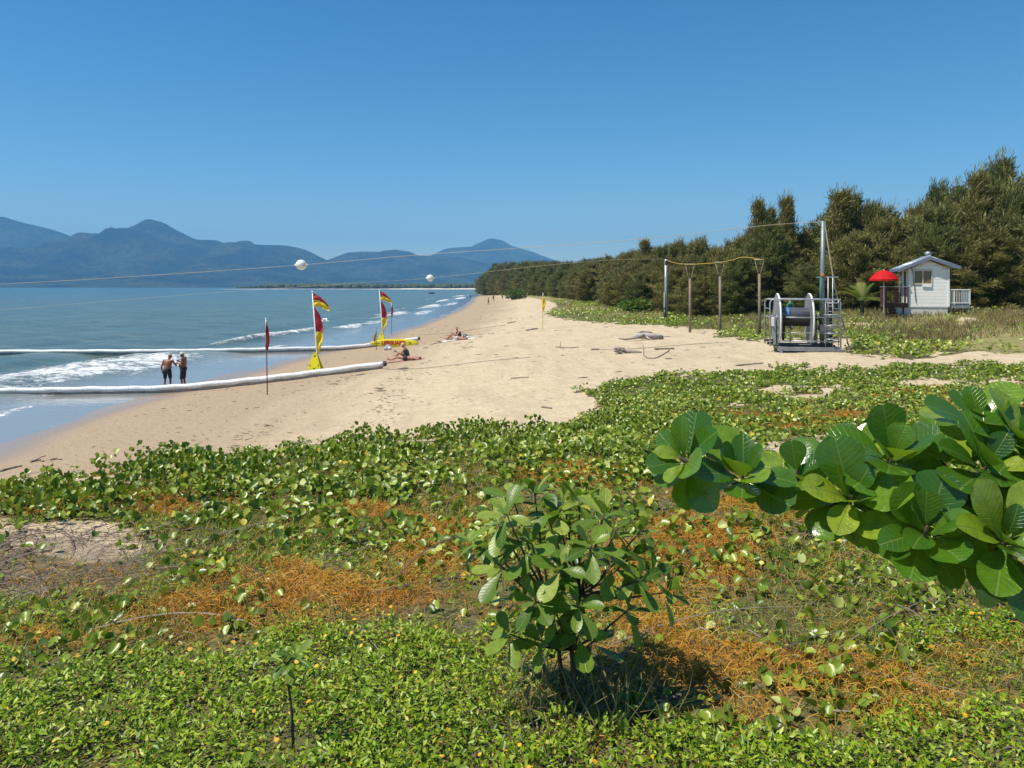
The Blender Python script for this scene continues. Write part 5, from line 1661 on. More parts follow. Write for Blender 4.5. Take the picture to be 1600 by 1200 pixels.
    # motor, tank, boxes
    m = MB(); m.box((X(1292), y0 + .5, Z(515)), (.34, .34, .40), bev=.03); m.box((X(1284), y0 + .45, Z(512)), (.22, .3, .3), bev=.02); m.build('motor_box', pm('beige_box', (.42, .40, .34), (.34, .32, .27), 5, .6, .1), root)
    m = MB(); m.box((X(1299), y0 + .75, Z(508)), (.22, .3, 1.45), bev=.02); m.build('hydraulic_tank', M_BLACK, root)
    m = MB(); m.tube([(X(1276), .0, Z(500)), (X(1280), -.05, Z(497)), (X(1281), -.1, Z(508)), (X(1278), -.05, Z(514))], .035, 7); m.build('hose', M_DARK, root, True)
    m = MB(); m.box((X(1203), y0 - .05, Z(502)), (.11, .10, .34), bev=.015); m.build('control_box', M_WHITE, root)
    m = MB()
    for q in range(3):
        m.tube([Vector((X(1240) + math.cos(a) * (.13 + .012 * q), y1 - .1 + .03 * q, Z(481) + math.sin(a) * (.15 + .01 * q))) for a in np.linspace(0, 2 * math.pi, 20)], .022, 6)
    m.tube([(X(1240), y1 - .1, Z(473)), (X(1240), y1, Z(467))], .015, 5)
    m.tube([(X(1240.5), y1 - .1, Z(486)), (X(1240.5), y1 - .1, Z(509) - .14)], .012, 5)
    m.tube([Vector((X(1241) + math.cos(a) * .13, y1 - .1, Z(509) + math.sin(a) * .14)) for a in np.linspace(math.pi * .9, math.pi * 2.1, 14)], .022, 6)
    m.build('rope_coil', M_ROPEG, root, True)
    # mast
    m = MB(); m.tube([(X(1285), .0, Z(540)), (X(1285.5), .0, Z(440)), (X(1286.5), .0, Z(346))], [.095, .088, .078], 12); m.build('mast', pm('mast_steel', (.24, .29, .30), (.17, .21, .22), 3, .5, .15, .3), root, True)
    m = MB(); m.box((X(1293.5), 0, Z(433)), (X(1311) - X(1277), .05, .05)); m.build('crossbar', M_GALV, root)
    m = MB(); m.box((X(1285), -.1, Z(430)), (.13, .10, .10), bev=.02); m.build('lamp', M_ORANGE, root)
    m = MB(); m.box((X(1282.5), 0, Z(348)), (.22, .10, .07), Matrix.Rotation(.5, 3, 'Y')); m.lathe([(.02, -.04), (.10, -.03), (.10, .03), (.02, .04)], 14, (X(1281.5), 0, Z(349)), Matrix.Rotation(math.pi / 2, 3, 'X')); m.build('pulley', M_GALV, root)
    m = MB(); m.tube([(X(1281), -.1, Z(432)), (X(1280), -.12, Z(460)), (X(1281), -.1, Z(500))], .013, 5); m.tube([(X(1283), -.12, Z(432)), (X(1281.5), -.14, Z(480))], .012, 5); m.build('green_line', M_ROPEG, root, True)
    m = MB(); m.tube([(X(1309.5), y1, Z(540)), (X(1309.5), y1, Z(433))], .022, 6); m.build('back_pole', M_GALV, root, True)
    # stay rope
    g = G(1328, 547)
    cable('stay_rope', [MAST_TOP + Vector((.05, 0, 0)), MAST_TOP.lerp(g, .5) + Vector((-.05, 0, -.08)), g + Vector((0, 0, -.05))], .030, M_ROPE, 'pale thick rope slanting from the mast top to the ground at right', 'rope')
winch()

# ---- lifeguard hut
def hut():
    Y = 46.0; k = Y / FPX
    X0 = (1420 - 800) * k
    gz = h1(X0 + 1.2, Y + .5) - .05
    root = thing('lifeguard_hut', 'small white weatherboard hut on stumps in front of the dark wood', 'hut', (X0, Y, gz), -.3)
    root.scale = (.89, 1, 1)
    def Z(py): return CAM_H - (py - 448) * k - gz
    def X(px): return (px - 1420) * k
    D = 2.1; W = X(1483)
    M_WB = pm('white_weatherboard', (.84, .81, .76), (.78, .75, .70), 1.2, .6, .08)
    M_TRIM = pm('white_trim', (.84, .82, .78), (.78, .76, .72), 2, .5, .03)
    M_ROOF = pm('grey_roof_steel', (.42, .47, .52), (.36, .41, .46), 1.5, .4, .04, .3)
    M_FASC = pm('blue_grey_fascia', (.17, .21, .28), (.14, .17, .23), 2, .5, .03)
    M_BROWN = pm('brown_decking', (.11, .045, .03), (.07, .03, .022), 4, .7, .2, stretch=(1, 6, 6))
    M_SOFF = pm('soffit_lining', (.72, .66, .56), (.66, .6, .5), 2, .7, .03)
    zb, ze, za = Z(478), Z(420.5), Z(405.5)
    # core walls (behind the boards)
    c = MB(); c.box((W / 2, D / 2, (zb + ze) / 2), (W - .06, D - .06, ze - zb)); c.prism([(.03, ze), (W - .03, ze), (W / 2, za - .03)], .04, D - .04)
    wall = c.build('wall', M_WB, root)
    wx0, wx1, wz0, wz1 = X(1428), X(1456), Z(443.5), Z(423)
    nb = 14
    bh = (za - zb) / nb
    def board(x0, x1, z0, y, tilt=1):
        if x1 - x0 < .05: return
        m = MB()
        m.add([(x0, y, z0), (x1, y, z0), (x1, y + .006, z0 + bh), (x0, y + .006, z0 + bh), (x0, y + .03, z0), (x1, y + .03, z0), (x1, y + .03, z0 + bh), (x0, y + .03, z0 + bh)],
              [(0, 1, 2, 3), (7, 6, 5, 4), (0, 4, 5, 1), (3, 2, 6, 7), (0, 3, 7, 4), (1, 5, 6, 2)])
        m.build('weatherboard', M_WB, wall)
    for i in range(nb):
        z0 = zb + i * bh; z1 = z0 + bh
        xa, xb = .05, W - .05
        if z1 > ze:
            f = max(0.0, (za - z1) / (za - ze)); xa = W / 2 - (W / 2 - .05) * f; xb = W - xa
        if z1 > wz0 and z0 < wz1:
            board(xa, wx0 - .04, z0, -.03); board(wx1 + .04, xb, z0, -.03)
        else:
            board(xa, xb, z0, -.03)
    # side boards facing the deck, beside the door
    for i in range(12):
        z0 = zb + i * bh
        if z0 + bh > ze: break
        for (ya, yb) in ((.05, .55), (1.35, D - .05)):
            m = MB(); m.add([(-.03, ya, z0), (-.03, yb, z0), (-.014, yb, z0 + bh), (-.014, ya, z0 + bh), (.0, ya, z0), (.0, yb, z0), (0, yb, z0 + bh), (0, ya, z0 + bh)],
                            [(0, 1, 2, 3), (7, 6, 5, 4), (0, 4, 5, 1), (3, 2, 6, 7), (0, 3, 7, 4), (1, 5, 6, 2)])
            m.build('weatherboard', M_WB, wall)
    for x, y in ((.02, -.02), (W - .02, -.02), (.02, D)):
        t = MB(); t.box((x, y, (zb + ze) / 2), (.08, .09, ze - zb + .04)); t.build('corner_post', M_TRIM, root)
    # black slab standing for the shade inside the open doorway
    d = MB(); d.box((-.012, .95, (zb + Z(424)) / 2), (.05, .74, Z(424) - zb)); d.build('doorway_shade', M_BLACK, root)
    d = MB()
    for y in (.56, 1.34): d.box((-.035, y, (zb + Z(423)) / 2), (.05, .06, Z(423) - zb))
    d.box((-.035, .95, Z(423) + .02), (.05, .84, .06)); d.build('door_frame', M_TRIM, root)
    # window
    m = MB()
    th = .06
    m.box(((wx0 + wx1) / 2, -.035, wz1), (wx1 - wx0 + th, .07, th)); m.box(((wx0 + wx1) / 2, -.035, wz0), (wx1 - wx0 + th, .07, th))
    for x in (wx0, (wx0 + wx1) / 2, wx1): m.box((x, -.037, (wz0 + wz1) / 2), (th, .07, wz1 - wz0 - .05))
    win = m.build('window', pm('cream_frame', (.66, .58, .44), (.58, .5, .38), 4, .6, .03), root)
    for a, b in ((wx0, (wx0 + wx1) / 2), ((wx0 + wx1) / 2, wx1)):
        p = MB(); p.box(((a + b) / 2, -.02, (wz0 + wz1) / 2), (b - a - th, .02, wz1 - wz0 - th)); p.build('pane', pm('brown_blind', (.20, .15, .10), (.14, .105, .07), 2, .35, .03, stretch=(1, 1, 14)), win)
    m = MB(); m.box(((X(1441) + X(1456)) / 2, -.05, Z(446.5)), (X(1456) - X(1441), .10, .16), bev=.01); m.build('vent_box', M_TRIM, root)
    m = MB(); m.tube([(X(1423), -.07, Z(414)), (X(1426.5), -.07, Z(428)), (X(1431), -.07, Z(472))], .022, 6); m.build('slanted_tube', M_GREY, root, True)  # thin grey tube traced along the dark slanted line on the front wall
    # roof
    yf, yb_ = -.32, D + .35
    xl, xr, xm = X(1402), X(1498), X(1451.5)
    zr, zl, zrr = Z(401), Z(420), Z(416.5)
    for (x0_, z0_, nm) in ((xl, zl, 'roof'), (xr, zrr, 'roof')):
        m = MB()
        m.prism([(xm, zr), (x0_, z0_), (x0_, z0_ - .07), (xm, zr - .07)], yf, yb_)
        rf = m.build('roof', M_ROOF, root)
        for i in range(11):
            y = yf + .1 + i * (yb_ - yf - .2) / 10
            q = MB(); q.tube([(xm, y, zr + .008), (x0_, y, z0_ + .008)], .022, 6); q.build('roof_rib', M_ROOF, rf, True)
        s = MB(); s.prism([(xm, zr - .075), (x0_, z0_ - .075), (x0_, z0_ - .10), (xm, zr - .10)], yf + .04, yb_ - .04); s.build('soffit', M_SOFF, rf)
        g = MB(); g.prism([(xm, zr + .0), (x0_, z0_), (x0_, z0_ - .20), (xm, zr - .20)], yf - .035, yf - .004); g.build('fascia', M_FASC, rf)
        g = MB(); sg = -1 if x0_ < xm else 1
        g.box((x0_ + sg * .03, (yf + yb_) / 2, z0_ - .07), (.07, yb_ - yf + .02, .17)); g.build('gutter', M_FASC, rf)
    m = MB(); m.tube([(xm, yf - .02, zr + .01), (xm, yb_, zr + .01)], .05, 8); m.build('ridge_cap', M_ROOF, root, True)
    m = MB(); m.lathe([(.09, 0), (.09, .10), (.20, .12), (.23, .22), (.18, .31), (.06, .35)], 16, (X(1454.5), .7, zr - .02)); m.build('roof_vent', M_GALV, root, True)
    # base skirting
    sk = MB(); sk.box(((X(1400) + X(1481)) / 2, .02, (Z(479.5) - .02) / 2), (X(1481) - X(1400), .05, Z(479.5) + .02)); sk.build('base_panel', pm('pale_base', (.66, .63, .58), (.58, .55, .5), 1.5, .7, .06), root)
    sk = MB(); sk.box(((X(1398) + X(1482)) / 2, -.0, Z(479)), (X(1482) - X(1398), .10, .05)); sk.box((X(1399), -.01, Z(479.5) / 2), (.06, .08, Z(479.5))); sk.build('base_trim', M_TRIM, root)
    # deck on the left with railing and steps
    dl = X(1382.5); zd = Z(474.5)
    for i in range(10):
        x = dl + .09 + i * (-.06 - dl) / 10
        m = MB(); m.box((x, D / 2 - .1, zd), ((-.06 - dl) / 10 - .012, D - .1, .05)); m.build('deck_board', M_BROWN, root)
    m = MB(); m.box((dl / 2 - .03, -.1, zd - .13), (-dl - .05, .05, .20)); m.build('deck_beam', M_BROWN, root)
    m = MB(); m.box((dl + .02, D / 2 + .03, zd - .13), (.05, D - .2, .2)); m.build('deck_beam', M_BROWN, root)
    for x in (dl + .05, -.35):
        for y in (0, D - .2):
            m = MB(); m.box((x, y, (zd - .22) / 2), (.1, .1, zd - .22)); m.build('stump', M_BROWN, root)
    zrl = Z(448.5)
    m = MB()
    for x in (dl + .03, -.85, -.03 - .05): m.box((x, -.1, (zd + zrl) / 2), (.07, .07, zrl - zd))
    for y in (.9, D - .15): m.box((dl + .03, y, (zd + zrl) / 2), (.07, .07, zrl - zd))
    m.build('rail_post', M_BROWN, root)
    m = MB(); m.box((dl / 2, -.1, zrl + .02), (-dl + .06, .11, .05)); m.box((dl + .03, D / 2 - .1, zrl + .02), (.11, D - .1, .05)); m.build('handrail', pm('grey_handrail', (.30, .28, .27), (.22, .2, .2), 4, .6, .1), root)
    for i in range(14):
        m = MB(); m.box((dl + .1 + i * (-dl - .2) / 13, -.1, (zd + zrl) / 2), (.028, .028, zrl - zd - .04)); m.build('baluster', M_BROWN, root)
    for i in range(12):
        m = MB(); m.box((dl + .03, .05 + i * (D - .3) / 11, (zd + zrl) / 2), (.028, .028, zrl - zd - .04)); m.build('baluster', M_BROWN, root)
    for i in range(4):
        z = zd - .16 - i * .165
        m = MB(); m.box((X(1391.5), -.28 - i * .22, z), (X(1398) - X(1385.5), .26, .045)); m.build('step', M_BROWN, root)
        m = MB(); m.box((X(1391.5), -.18 - i * .22, z - .08), (X(1398) - X(1385.5), .025, .13)); m.build('riser', M_BROWN, root)
    # porch post
    m = MB(); m.box((X(1404.5), -.12, (zd + zl) / 2 - .06), (.07, .07, zl - zd - .16)); m.build('porch_post', M_GREY, root)
    # white deck at the right
    xl2, xr2 = X(1484.5), X(1515); zf = Z(475.5); zt = Z(452.5)
    m = MB(); m.box(((xl2 + xr2) / 2, .9, zf), (xr2 - xl2, 1.7, .06)); m.box(((xl2 + xr2) / 2, .04, zf - .12), (xr2 - xl2, .05, .16))
    for x in (xl2 + .06, xr2 - .06):
        for y in (.08, 1.7): m.box((x, y, (zf - .2) / 2 + .0), (.08, .08, zf - .2))
    m.build('side_deck', M_GREY, root)
    m = MB()
    for x in (xl2, (xl2 * .78 + xr2 * .22), xr2): m.box((x, .04, (zf + zt) / 2), (.055, .055, zt - zf))
    m.box(((xl2 + xr2) / 2, .04, zt), (xr2 - xl2 + .08, .08, .055)); m.box(((xl2 + xr2) / 2, .04, zf + .10), (xr2 - xl2, .045, .045))
    m.box((xr2, .9, zt), (.08, 1.7, .055)); m.box((xr2, .9, zf + .10), (.045, 1.7, .045)); m.box((xr2, 1.72, (zf + zt) / 2), (.055, .055, zt - zf))
    m.build('side_railing', M_TRIM, root)
    for i in range(11):
        m = MB(); m.box((xl2 + .08 + i * (xr2 - xl2 - .12) / 10.5, .04, (zf + zt) / 2 + .04), (.022, .022, zt - zf - .16)); m.build('side_baluster', M_TRIM, root)
    for i in range(12):
        m = MB(); m.box((xr2, .16 + i * .13, (zf + zt) / 2 + .04), (.022, .022, zt - zf - .16)); m.build('side_baluster', M_TRIM, root)
    # shade umbrella in front of the deck
    ux = (1381 - 800) / FPX * 45.6; uy = 45.6
    ug = h1(ux, uy)
    u = thing('shade_umbrella', 'open red shade umbrella on a white pole left of the hut', 'umbrella', (ux, uy, ug))
    ku = uy / FPX
    zu = lambda py: CAM_H - (py - 448) * ku - ug
    m = MB(); m.tube([(0, 0, -.3), (0, 0, zu(424))], .025, 8); m.build('pole', M_WHITE, u, True)
    n = 8; Rr = 21.5 * ku
    vs = []; fs = []
    rings = [(0.02, zu(422.5)), (.35, zu(424)), (.72, zu(429)), (1.0, zu(436.5)), (1.0, zu(439)), (.985, zu(439)), (.97, zu(436.0)), (.70, zu(428.6)), (.33, zu(423.4)), (.02, zu(422))]
    NN = 32
    for rf, z in rings:
        for q in range(NN):
            a = 2 * math.pi * q / NN
            sc = rf * (1 - .035 * (1 - abs(math.cos(n / 2 * a))) * 1.0)
            vs.append((Rr * sc * math.cos(a), Rr * sc * math.sin(a), z + (.02 * abs(math.sin(n / 2 * a)) if rf > .9 else 0)))
    for i in range(len(rings) - 1):
        for q in range(NN):
            q2 = (q + 1) % NN
            fs.append((i * NN + q, i * NN + q2, (i + 1) * NN + q2, (i + 1) * NN + q))
    MB().add(vs, fs).build('canopy', leaf_mat('red_canvas', [(0, (.62, .012, .015)), (1, (.62, .012, .015))], .7, .25, (.8, .02, .01), .2), u, False)
    m = MB()
    for q in range(n):
        a = 2 * math.pi * q / n
        m.tube([(0, 0, zu(424.5)), (Rr * .95 * math.cos(a), Rr * .95 * math.sin(a), zu(437))], .01, 5)
    m.build('ribs', M_WHITE, u, True)
    m = MB(); m.ball((0, 0, zu(422)), .04, 8, 6); m.build('finial', M_WHITE, u, True)
    # bench plank beneath
hut()

# ---- driftwood, sticks and ropes on the sand
def log(name, pxs, r, label, mat, cat='driftwood', branches=()):
    pts = [G(px, py) for px, py in pxs]
    base = pts[0].copy()
    P = [p - base + Vector((0, 0, r * .7)) for p in pts]
    n = len(P); Q = catenary(P, 5) if n > 2 else [P[0].lerp(P[1], i / 6) for i in range(7)]
    rr = [r * (1 - .45 * i / len(Q)) * random.uniform(.85, 1.15) for i in range(len(Q))]
    m = MB(); m.tube(Q, rr, 8)
    if not branches:
        o = m.build(name, mat, None, True); o.location = base
        return tag(o, label, cat)
    root = thing(name, label, cat, base)
    m.build('stem', mat, root, True)
    for br in branches:
        k = base.y / FPX
        b = MB(); B = [Vector(((px - pxs[0][0]) * k, dy, (pxs[0][1] - py) * k + r)) for px, py, dy in br]
        b.tube(B, [r * .55 * (1 - .6 * i / len(B)) for i in range(len(B))], 6); b.build('branch', mat, root, True)
    return root

def big_log():
    g = G(1012, 531); k = g.y / FPX
    root = thing('driftwood_log', 'thick bleached driftwood log lying on the sand behind the other sticks', 'driftwood', g)
    m = MB(); m.tube([(-.80, 0, .10), (-.55, .02, .19), (-.1, 0, .21), (.35, -.02, .17), (.72, -.02, .12)], [.06, .14, .17, .15, .11], 12); m.build('trunk', M_DRIFTG, root, True)
    m = MB(); m.tube([(.71, -.02, .12), (.78, -.02, .118)], [.108, .09], 12); m.build('burnt_end', M_BLACK, root, True)
    m = MB(); m.tube([(-.2, -.1, .25), (-.6, -.3, .12), (-1.2, -.4, .05), (-1.55, -.42, .10)], [.08, .06, .05, .03], 8); m.build('limb', M_DRIFT, root, True)
    m = MB(); m.tube([(-.5, .1, .25), (-.3, .15, .40), (.2, .2, .36), (.35, .2, .28)], [.06, .05, .04, .02], 7); m.build('limb', M_DRIFT, root, True)
    m = MB(); m.tube([(-.1, -.2, .16), (.1, -.35, .02), (.3, -.4, .0)], [.05, .04, .02], 7); m.build('limb', M_DRIFTG, root, True)
big_log()
def stump():
    g = G(966, 553); k = g.y / FPX
    root = thing('driftwood_stump', 'dark root stump with a short log lying in the middle of the sand', 'driftwood', g)
    m = MB(); m.tube([(-.05, 0, .05), (0, 0, .2), (.03, .02, .28)], [.16, .14, .07], 9)
    r = random.Random(4)
    for q in range(9):
        a = r.random() * 6.28
        m.tube([(0, 0, .15), (math.cos(a) * .16, math.sin(a) * .14, r.uniform(.05, .3)), (math.cos(a) * .3, math.sin(a) * .25, r.uniform(0, .3))], [.05, .035, .012], 5)
    m.build('roots', M_DRIFT, root, True)
    m = MB(); m.tube([(.15, 0, .12), (.45, -.05, .08), (.75, -.15, .06), (.92, -.2, .05)], [.06, .08, .085, .06], 9); m.build('log', M_DRIFT, root, True)
stump()
log('bare_branch', [(1006, 556), (1012, 560), (1025, 560), (1042, 551), (1046, 547)], .030, 'bare curved branch with an upright twig near the root stump', M_DRIFT, 'branch', [[(1006, 556, 0), (1006, 545, 0), (1003, 537, .05)]])
log('stick', [(1023, 547), (1053, 546)], .055, 'straight pale brown stick right of the upright twig', M_WOOD, 'stick')
log('stick', [(869, 543), (885, 544), (904, 543)], .030, 'thin stick with a short upright twig on the sand', M_DRIFT, 'stick', [[(875, 543, 0), (876, 538, 0), (876, 534, 0)]])
log('stick', [(822, 517), (840, 514)], .06, 'dark stick just left of the yellow flag pole foot', M_DRIFT, 'stick')
log('stick', [(793, 506), (806, 503)], .06, 'dark stick farthest up the beach, left of the yellow flag', M_DRIFT, 'stick')
log('stick', [(798, 592), (826, 590)], .024, 'thin brown stick alone on the sand below the middle rope', M_DRIFT, 'stick')
log('stick', [(924, 547), (936, 547)], .05, 'short dark stick left of the root stump', M_DRIFT, 'stick')
log('stick', [(1150, 572), (1192, 568)], .030, 'slender stick in front of the winch by the vine edge', M_DRIFT, 'stick')
log('stick', [(847, 637), (862, 639)], .028, 'small dark stick near the tip of the flat vine patch', M_DRIFT, 'stick')
log('stick', [(1040, 561), (1050, 561)], .03, 'short twig under the bare curved branch', M_DRIFT, 'stick')
log('stick', [(866, 517), (893, 517)], .025, 'thin stick lying right of the yellow flag pole', M_DRIFT, 'stick')
log('stick', [(48, 723), (60, 720), (68, 722)], .035, 'bent driftwood stick in the wrack at the left edge', M_DRIFT, 'driftwood', [[(54, 722, 0), (60, 718, .1), (64, 717, .2)]])
log('stick', [(78, 720), (88, 718), (96, 719)], .028, 'thin driftwood stick right of the bent one near the left edge', M_DRIFT, 'driftwood')
log('stick', [(0, 738), (16, 733), (34, 729)], .035, 'long driftwood stick cut by the left edge of the picture', M_DRIFT, 'driftwood')
cable('sand_rope', [G(602, 578) + Vector((0, 0, .03)), G(650, 577) + Vector((0, 0, .02)), G(700, 572) + Vector((0, 0, .02)), G(760, 565) + Vector((0, 0, .02)), G(829, 559) + Vector((0, 0, .02))], .009, M_ROPED, 'dark rope running over the sand from the end of the near boom', 'rope')
cable('sand_rope', [G(655, 524) + Vector((0, 0, .03)), G(700, 521) + Vector((0, 0, .02)), G(740, 515) + Vector((0, 0, .02)), G(790, 508) + Vector((0, 0, .02))], .011, M_ROPED, 'dark rope running up the sand from the end of the far boom', 'rope')
cable('sand_rope', [G(925, 548) + Vector((0, 0, .03)), G(985, 546) + Vector((0, 0, .02)), G(1050, 541) + Vector((0, 0, .02)), G(1110, 537) + Vector((0, 0, .02)), G(1140, 536) + Vector((0, 0, .02))], .009, M_ROPED, 'dark rope lying on the sand behind the root stump, towards the winch', 'rope')

# ---- distant small boat and a gull
def boat():
    c = P3(675, 459, 520); c.z = 0
    root = thing('motor_boat', 'tiny dark motor boat on the water off the far beach', 'boat', c)
    m = MB()
    st = [(-1.9, .75, .0), (-1.0, .85, .0), (.4, .8, .02), (1.4, .45, .12), (2.1, .04, .3)]
    vs = []; fs = []
    for x, w, l in st:
        vs += [(x, -w, .75 + l * .6), (x, -w * .7, .0 + l), (x, w * .7, .0 + l), (x, w, .75 + l * .6)]
    for i in range(4):
        for q in range(3):
            fs.append((i * 4 + q, i * 4 + q + 1, i * 4 + q + 5, i * 4 + q + 4))
    fs += [(0, 1, 2, 3), (16, 17, 18, 19)]
    m.add(vs, fs); m.build('hull', M_DARK, root)
    m = MB(); m.box((-.3, 0, .9), (.9, .9, .7)); m.build('console', M_GREY, root)
    m = MB(); m.box((-2.0, 0, .8), (.3, .3, .8)); m.build('outboard', M_BLACK, root)
boat()
def gull():
    p = P3(508, 502, 70)
    root = thing('seagull', 'white seagull flying low over the surf beside the nearer patrol flag', 'bird', p)
    m = MB(); m.ball((0, 0, 0), (.30, .10, .10), 10, 8); m.ball((-.28, 0, .06), (.10, .07, .07), 8, 6); m.tube([(.22, 0, 0), (.42, 0, .0)], [.06, .015], 6)
    m.build('body', M_WHITE, root, True)
    for sg in (-1, 1):
        w = MB(); w.add([(-.14, sg * .06, .03), (.12, sg * .06, .03), (.10, sg * .4, .26), (-.16, sg * .4, .28), (.14, sg * .75, .20), (.0, sg * .75, .2)] +
                        [(-.14, sg * .06, .01), (.12, sg * .06, .01), (.10, sg * .4, .245), (-.16, sg * .4, .265), (.14, sg * .75, .19), (.0, sg * .75, .19)],
                        [(0, 1, 2, 3), (3, 2, 4, 5), (9, 8, 7, 6), (11, 10, 8, 9)])
        w.build('wing', M_WHITE, root)
    b = MB(); b.tube([(-.37, 0, .06), (-.46, 0, .045)], [.02, .006], 5); b.build('beak', M_ORANGE, root)
gull()
# ================================================================== PEOPLE
def tcaps(m, a, b, ra, rb, n=10):
    a = Vector(a); b = Vector(b)
    m.tube([a, a.lerp(b, .33), a.lerp(b, .67), b], [ra, ra * .67 + rb * .33, ra * .33 + rb * .67, rb], n)
    m.ball(a, ra, n, 6); m.ball(b, rb, n, 6)

def fuse(mb, name, mat, parent, voxel=.011, keep=.35):
    """join overlapping limbs into one continuous skin"""
    me = bpy.data.meshes.new(name); me.from_pydata(mb.v, [], mb.f); me.update()
    o = bpy.data.objects.new(name, me); COL.objects.link(o)
    rm = o.modifiers.new('skin', 'REMESH'); rm.mode = 'VOXEL'; rm.voxel_size = voxel; rm.use_smooth_shade = True
    sm = o.modifiers.new('smooth', 'SMOOTH'); sm.factor = .5; sm.iterations = 3
    dm = o.modifiers.new('thin', 'DECIMATE'); dm.ratio = keep
    dg = bpy.context.evaluated_depsgraph_get()
    new = bpy.data.meshes.new_from_object(o.evaluated_get(dg))
    bpy.data.objects.remove(o)
    new.name = name
    return link_mesh(name, new, mat, parent, True)

def hand(m, wrist, d, palm_n, curl=.5, flip=1):
    d = Vector(d).normalized(); nrm = Vector(palm_n).normalized(); s = d.cross(nrm).normalized() * flip
    c = Vector(wrist) + d * .05
    for t in (-.03, -.01, .01, .03):
        tcaps(m, Vector(wrist) + s * t * .5, Vector(wrist) + d * .085 + s * t, .017, .014, 6)
    for i, (t, L) in enumerate(((-.033, .065), (-.011, .078), (.011, .074), (.033, .056))):
        a = Vector(wrist) + d * .085 + s * t
        q = (d * math.cos(curl) + nrm * math.sin(curl)).normalized()
        b = a + q * L * .55
        q2 = (d * math.cos(curl * 2) + nrm * math.sin(curl * 2)).normalized()
        tcaps(m, a, b, .0105, .0095, 6); tcaps(m, b, b + q2 * L * .45, .0095, .008, 6)
    a = Vector(wrist) + d * .03 + s * -.03
    b = a + (d * .6 - s * .7 + nrm * .3).normalized() * .045
    tcaps(m, a, b, .014, .012, 6); tcaps(m, b, b + (d * .9 - s * .15 + nrm * .4).normalized() * .032, .012, .009, 6)

def head(m, c, face, up=(0, 0, 1), s=1.0):
    f = Vector(face).normalized(); u = Vector(up); u = (u - f * u.dot(f)).normalized(); r = f.cross(u)
    R = Matrix((r, f, u)).transposed()
    c = Vector(c)
    m.ball(c + u * .02 * s, (.075 * s, .092 * s, .098 * s), 14, 10, R)
    m.ball(c + f * .03 * s - u * .055 * s, (.055 * s, .06 * s, .06 * s), 12, 8, R)
    m.ball(c + f * .098 * s - u * .012 * s, (.013 * s, .022 * s, .022 * s), 8, 6, R)
    m.ball(c + f * .082 * s - u * .062 * s, (.025 * s, .014 * s, .009 * s), 8, 6, R)
    m.ball(c + f * .075 * s + u * .032 * s, (.05 * s, .018 * s, .012 * s), 8, 6, R)
    for sg in (-1, 1):
        m.ball(c + r * sg * .078 * s - u * .01 * s, (.012 * s, .02 * s, .03 * s), 8, 6, R)

def skin_mat(name, c, c2):
    return pm(name, c, c2, 7, .5, .1, spec=.35)

def face_bits(parent, c, face, s=1.0):
    f = Vector(face).normalized(); u = Vector((0, 0, 1)); u = (u - f * u.dot(f)).normalized(); r = f.cross(u); c = Vector(c)
    m = MB()
    for sg in (-1, 1):
        m.ball(c + r * sg * .032 * s + f * .083 * s + u * .012 * s, .011 * s, 8, 6)
    m.build('eyes', M_BLACK, parent, True)

def body(root, J, skin, girth=1.0, belly=0.0, feet=True, voxel=.012, hands=True, hs=1.0):
    m = MB()
    V = {k: Vector(v) for k, v in J.items()}
    g = girth
    pel, ch, nk, hd = V['pelvis'], V['chest'], V['neck'], V['head']
    wa = pel.lerp(ch, .45)
    fw = V.get('front', Vector((0, -1, 0)))
    sh = (V['shoulder_r'] - V['shoulder_l']); shn = sh.normalized()
    tor = (ch - pel).normalized()
    R = Matrix((shn, tor.cross(shn) * -1, tor)).transposed()
    m.ball(pel, (.165 * g, .12 * g, .13), 14, 9, R)
    m.ball(wa + fw * belly * .5, (.155 * g, .115 * g + belly * .5, .17), 14, 9, R)
    m.ball(ch, (.175 * g, .12 * g, .19), 14, 9, R)
    m.ball(ch.lerp(nk, .55), (.15 * g, .085 * g, .09), 12, 8, R)
    m.tube([pel, wa, ch], [.125 * g, .12 * g, .125 * g], 12)
    tcaps(m, ch.lerp(nk, .7), nk.lerp(hd, .5), .062, .054, 10)
    head(m, hd, V['face'], s=1.0)
    for sd in ('l', 'r'):
        s_, e_, w_ = V['shoulder_' + sd], V['elbow_' + sd], V['wrist_' + sd]
        tcaps(m, ch.lerp(s_, .45) + Vector((0, 0, .04)), s_, .075 * g, .062, 9)
        tcaps(m, s_, e_, .056, .042, 9); tcaps(m, e_, w_, .041, .028, 9)
        if hands:
            hand(m, w_, (w_ - e_), V.get('palm_' + sd, Vector((0, -1, 0))), .45, 1 if sd == 'l' else -1)
        h_, k_, a_ = V['hip_' + sd], V['knee_' + sd], V['ankle_' + sd]
        tcaps(m, h_, k_, .088 * g ** .5, .056, 10); tcaps(m, k_, k_.lerp(a_, .35), .054, .054, 9); tcaps(m, k_.lerp(a_, .35), a_, .054, .037, 9)
        t_ = V.get('toe_' + sd, a_ + Vector((0, -.17, -.05)))
        tcaps(m, a_ + (a_ - k_).normalized() * .02, a_.lerp(t_, .5) , .036, .038, 8); tcaps(m, a_.lerp(t_, .5), t_, .038, .026, 8)
        hl = a_ + (a_ - t_).normalized() * .04 + (a_ - k_).normalized() * .035
        m.ball(hl, .034, 8, 6)
    return fuse(m, 'body', skin, root, voxel)

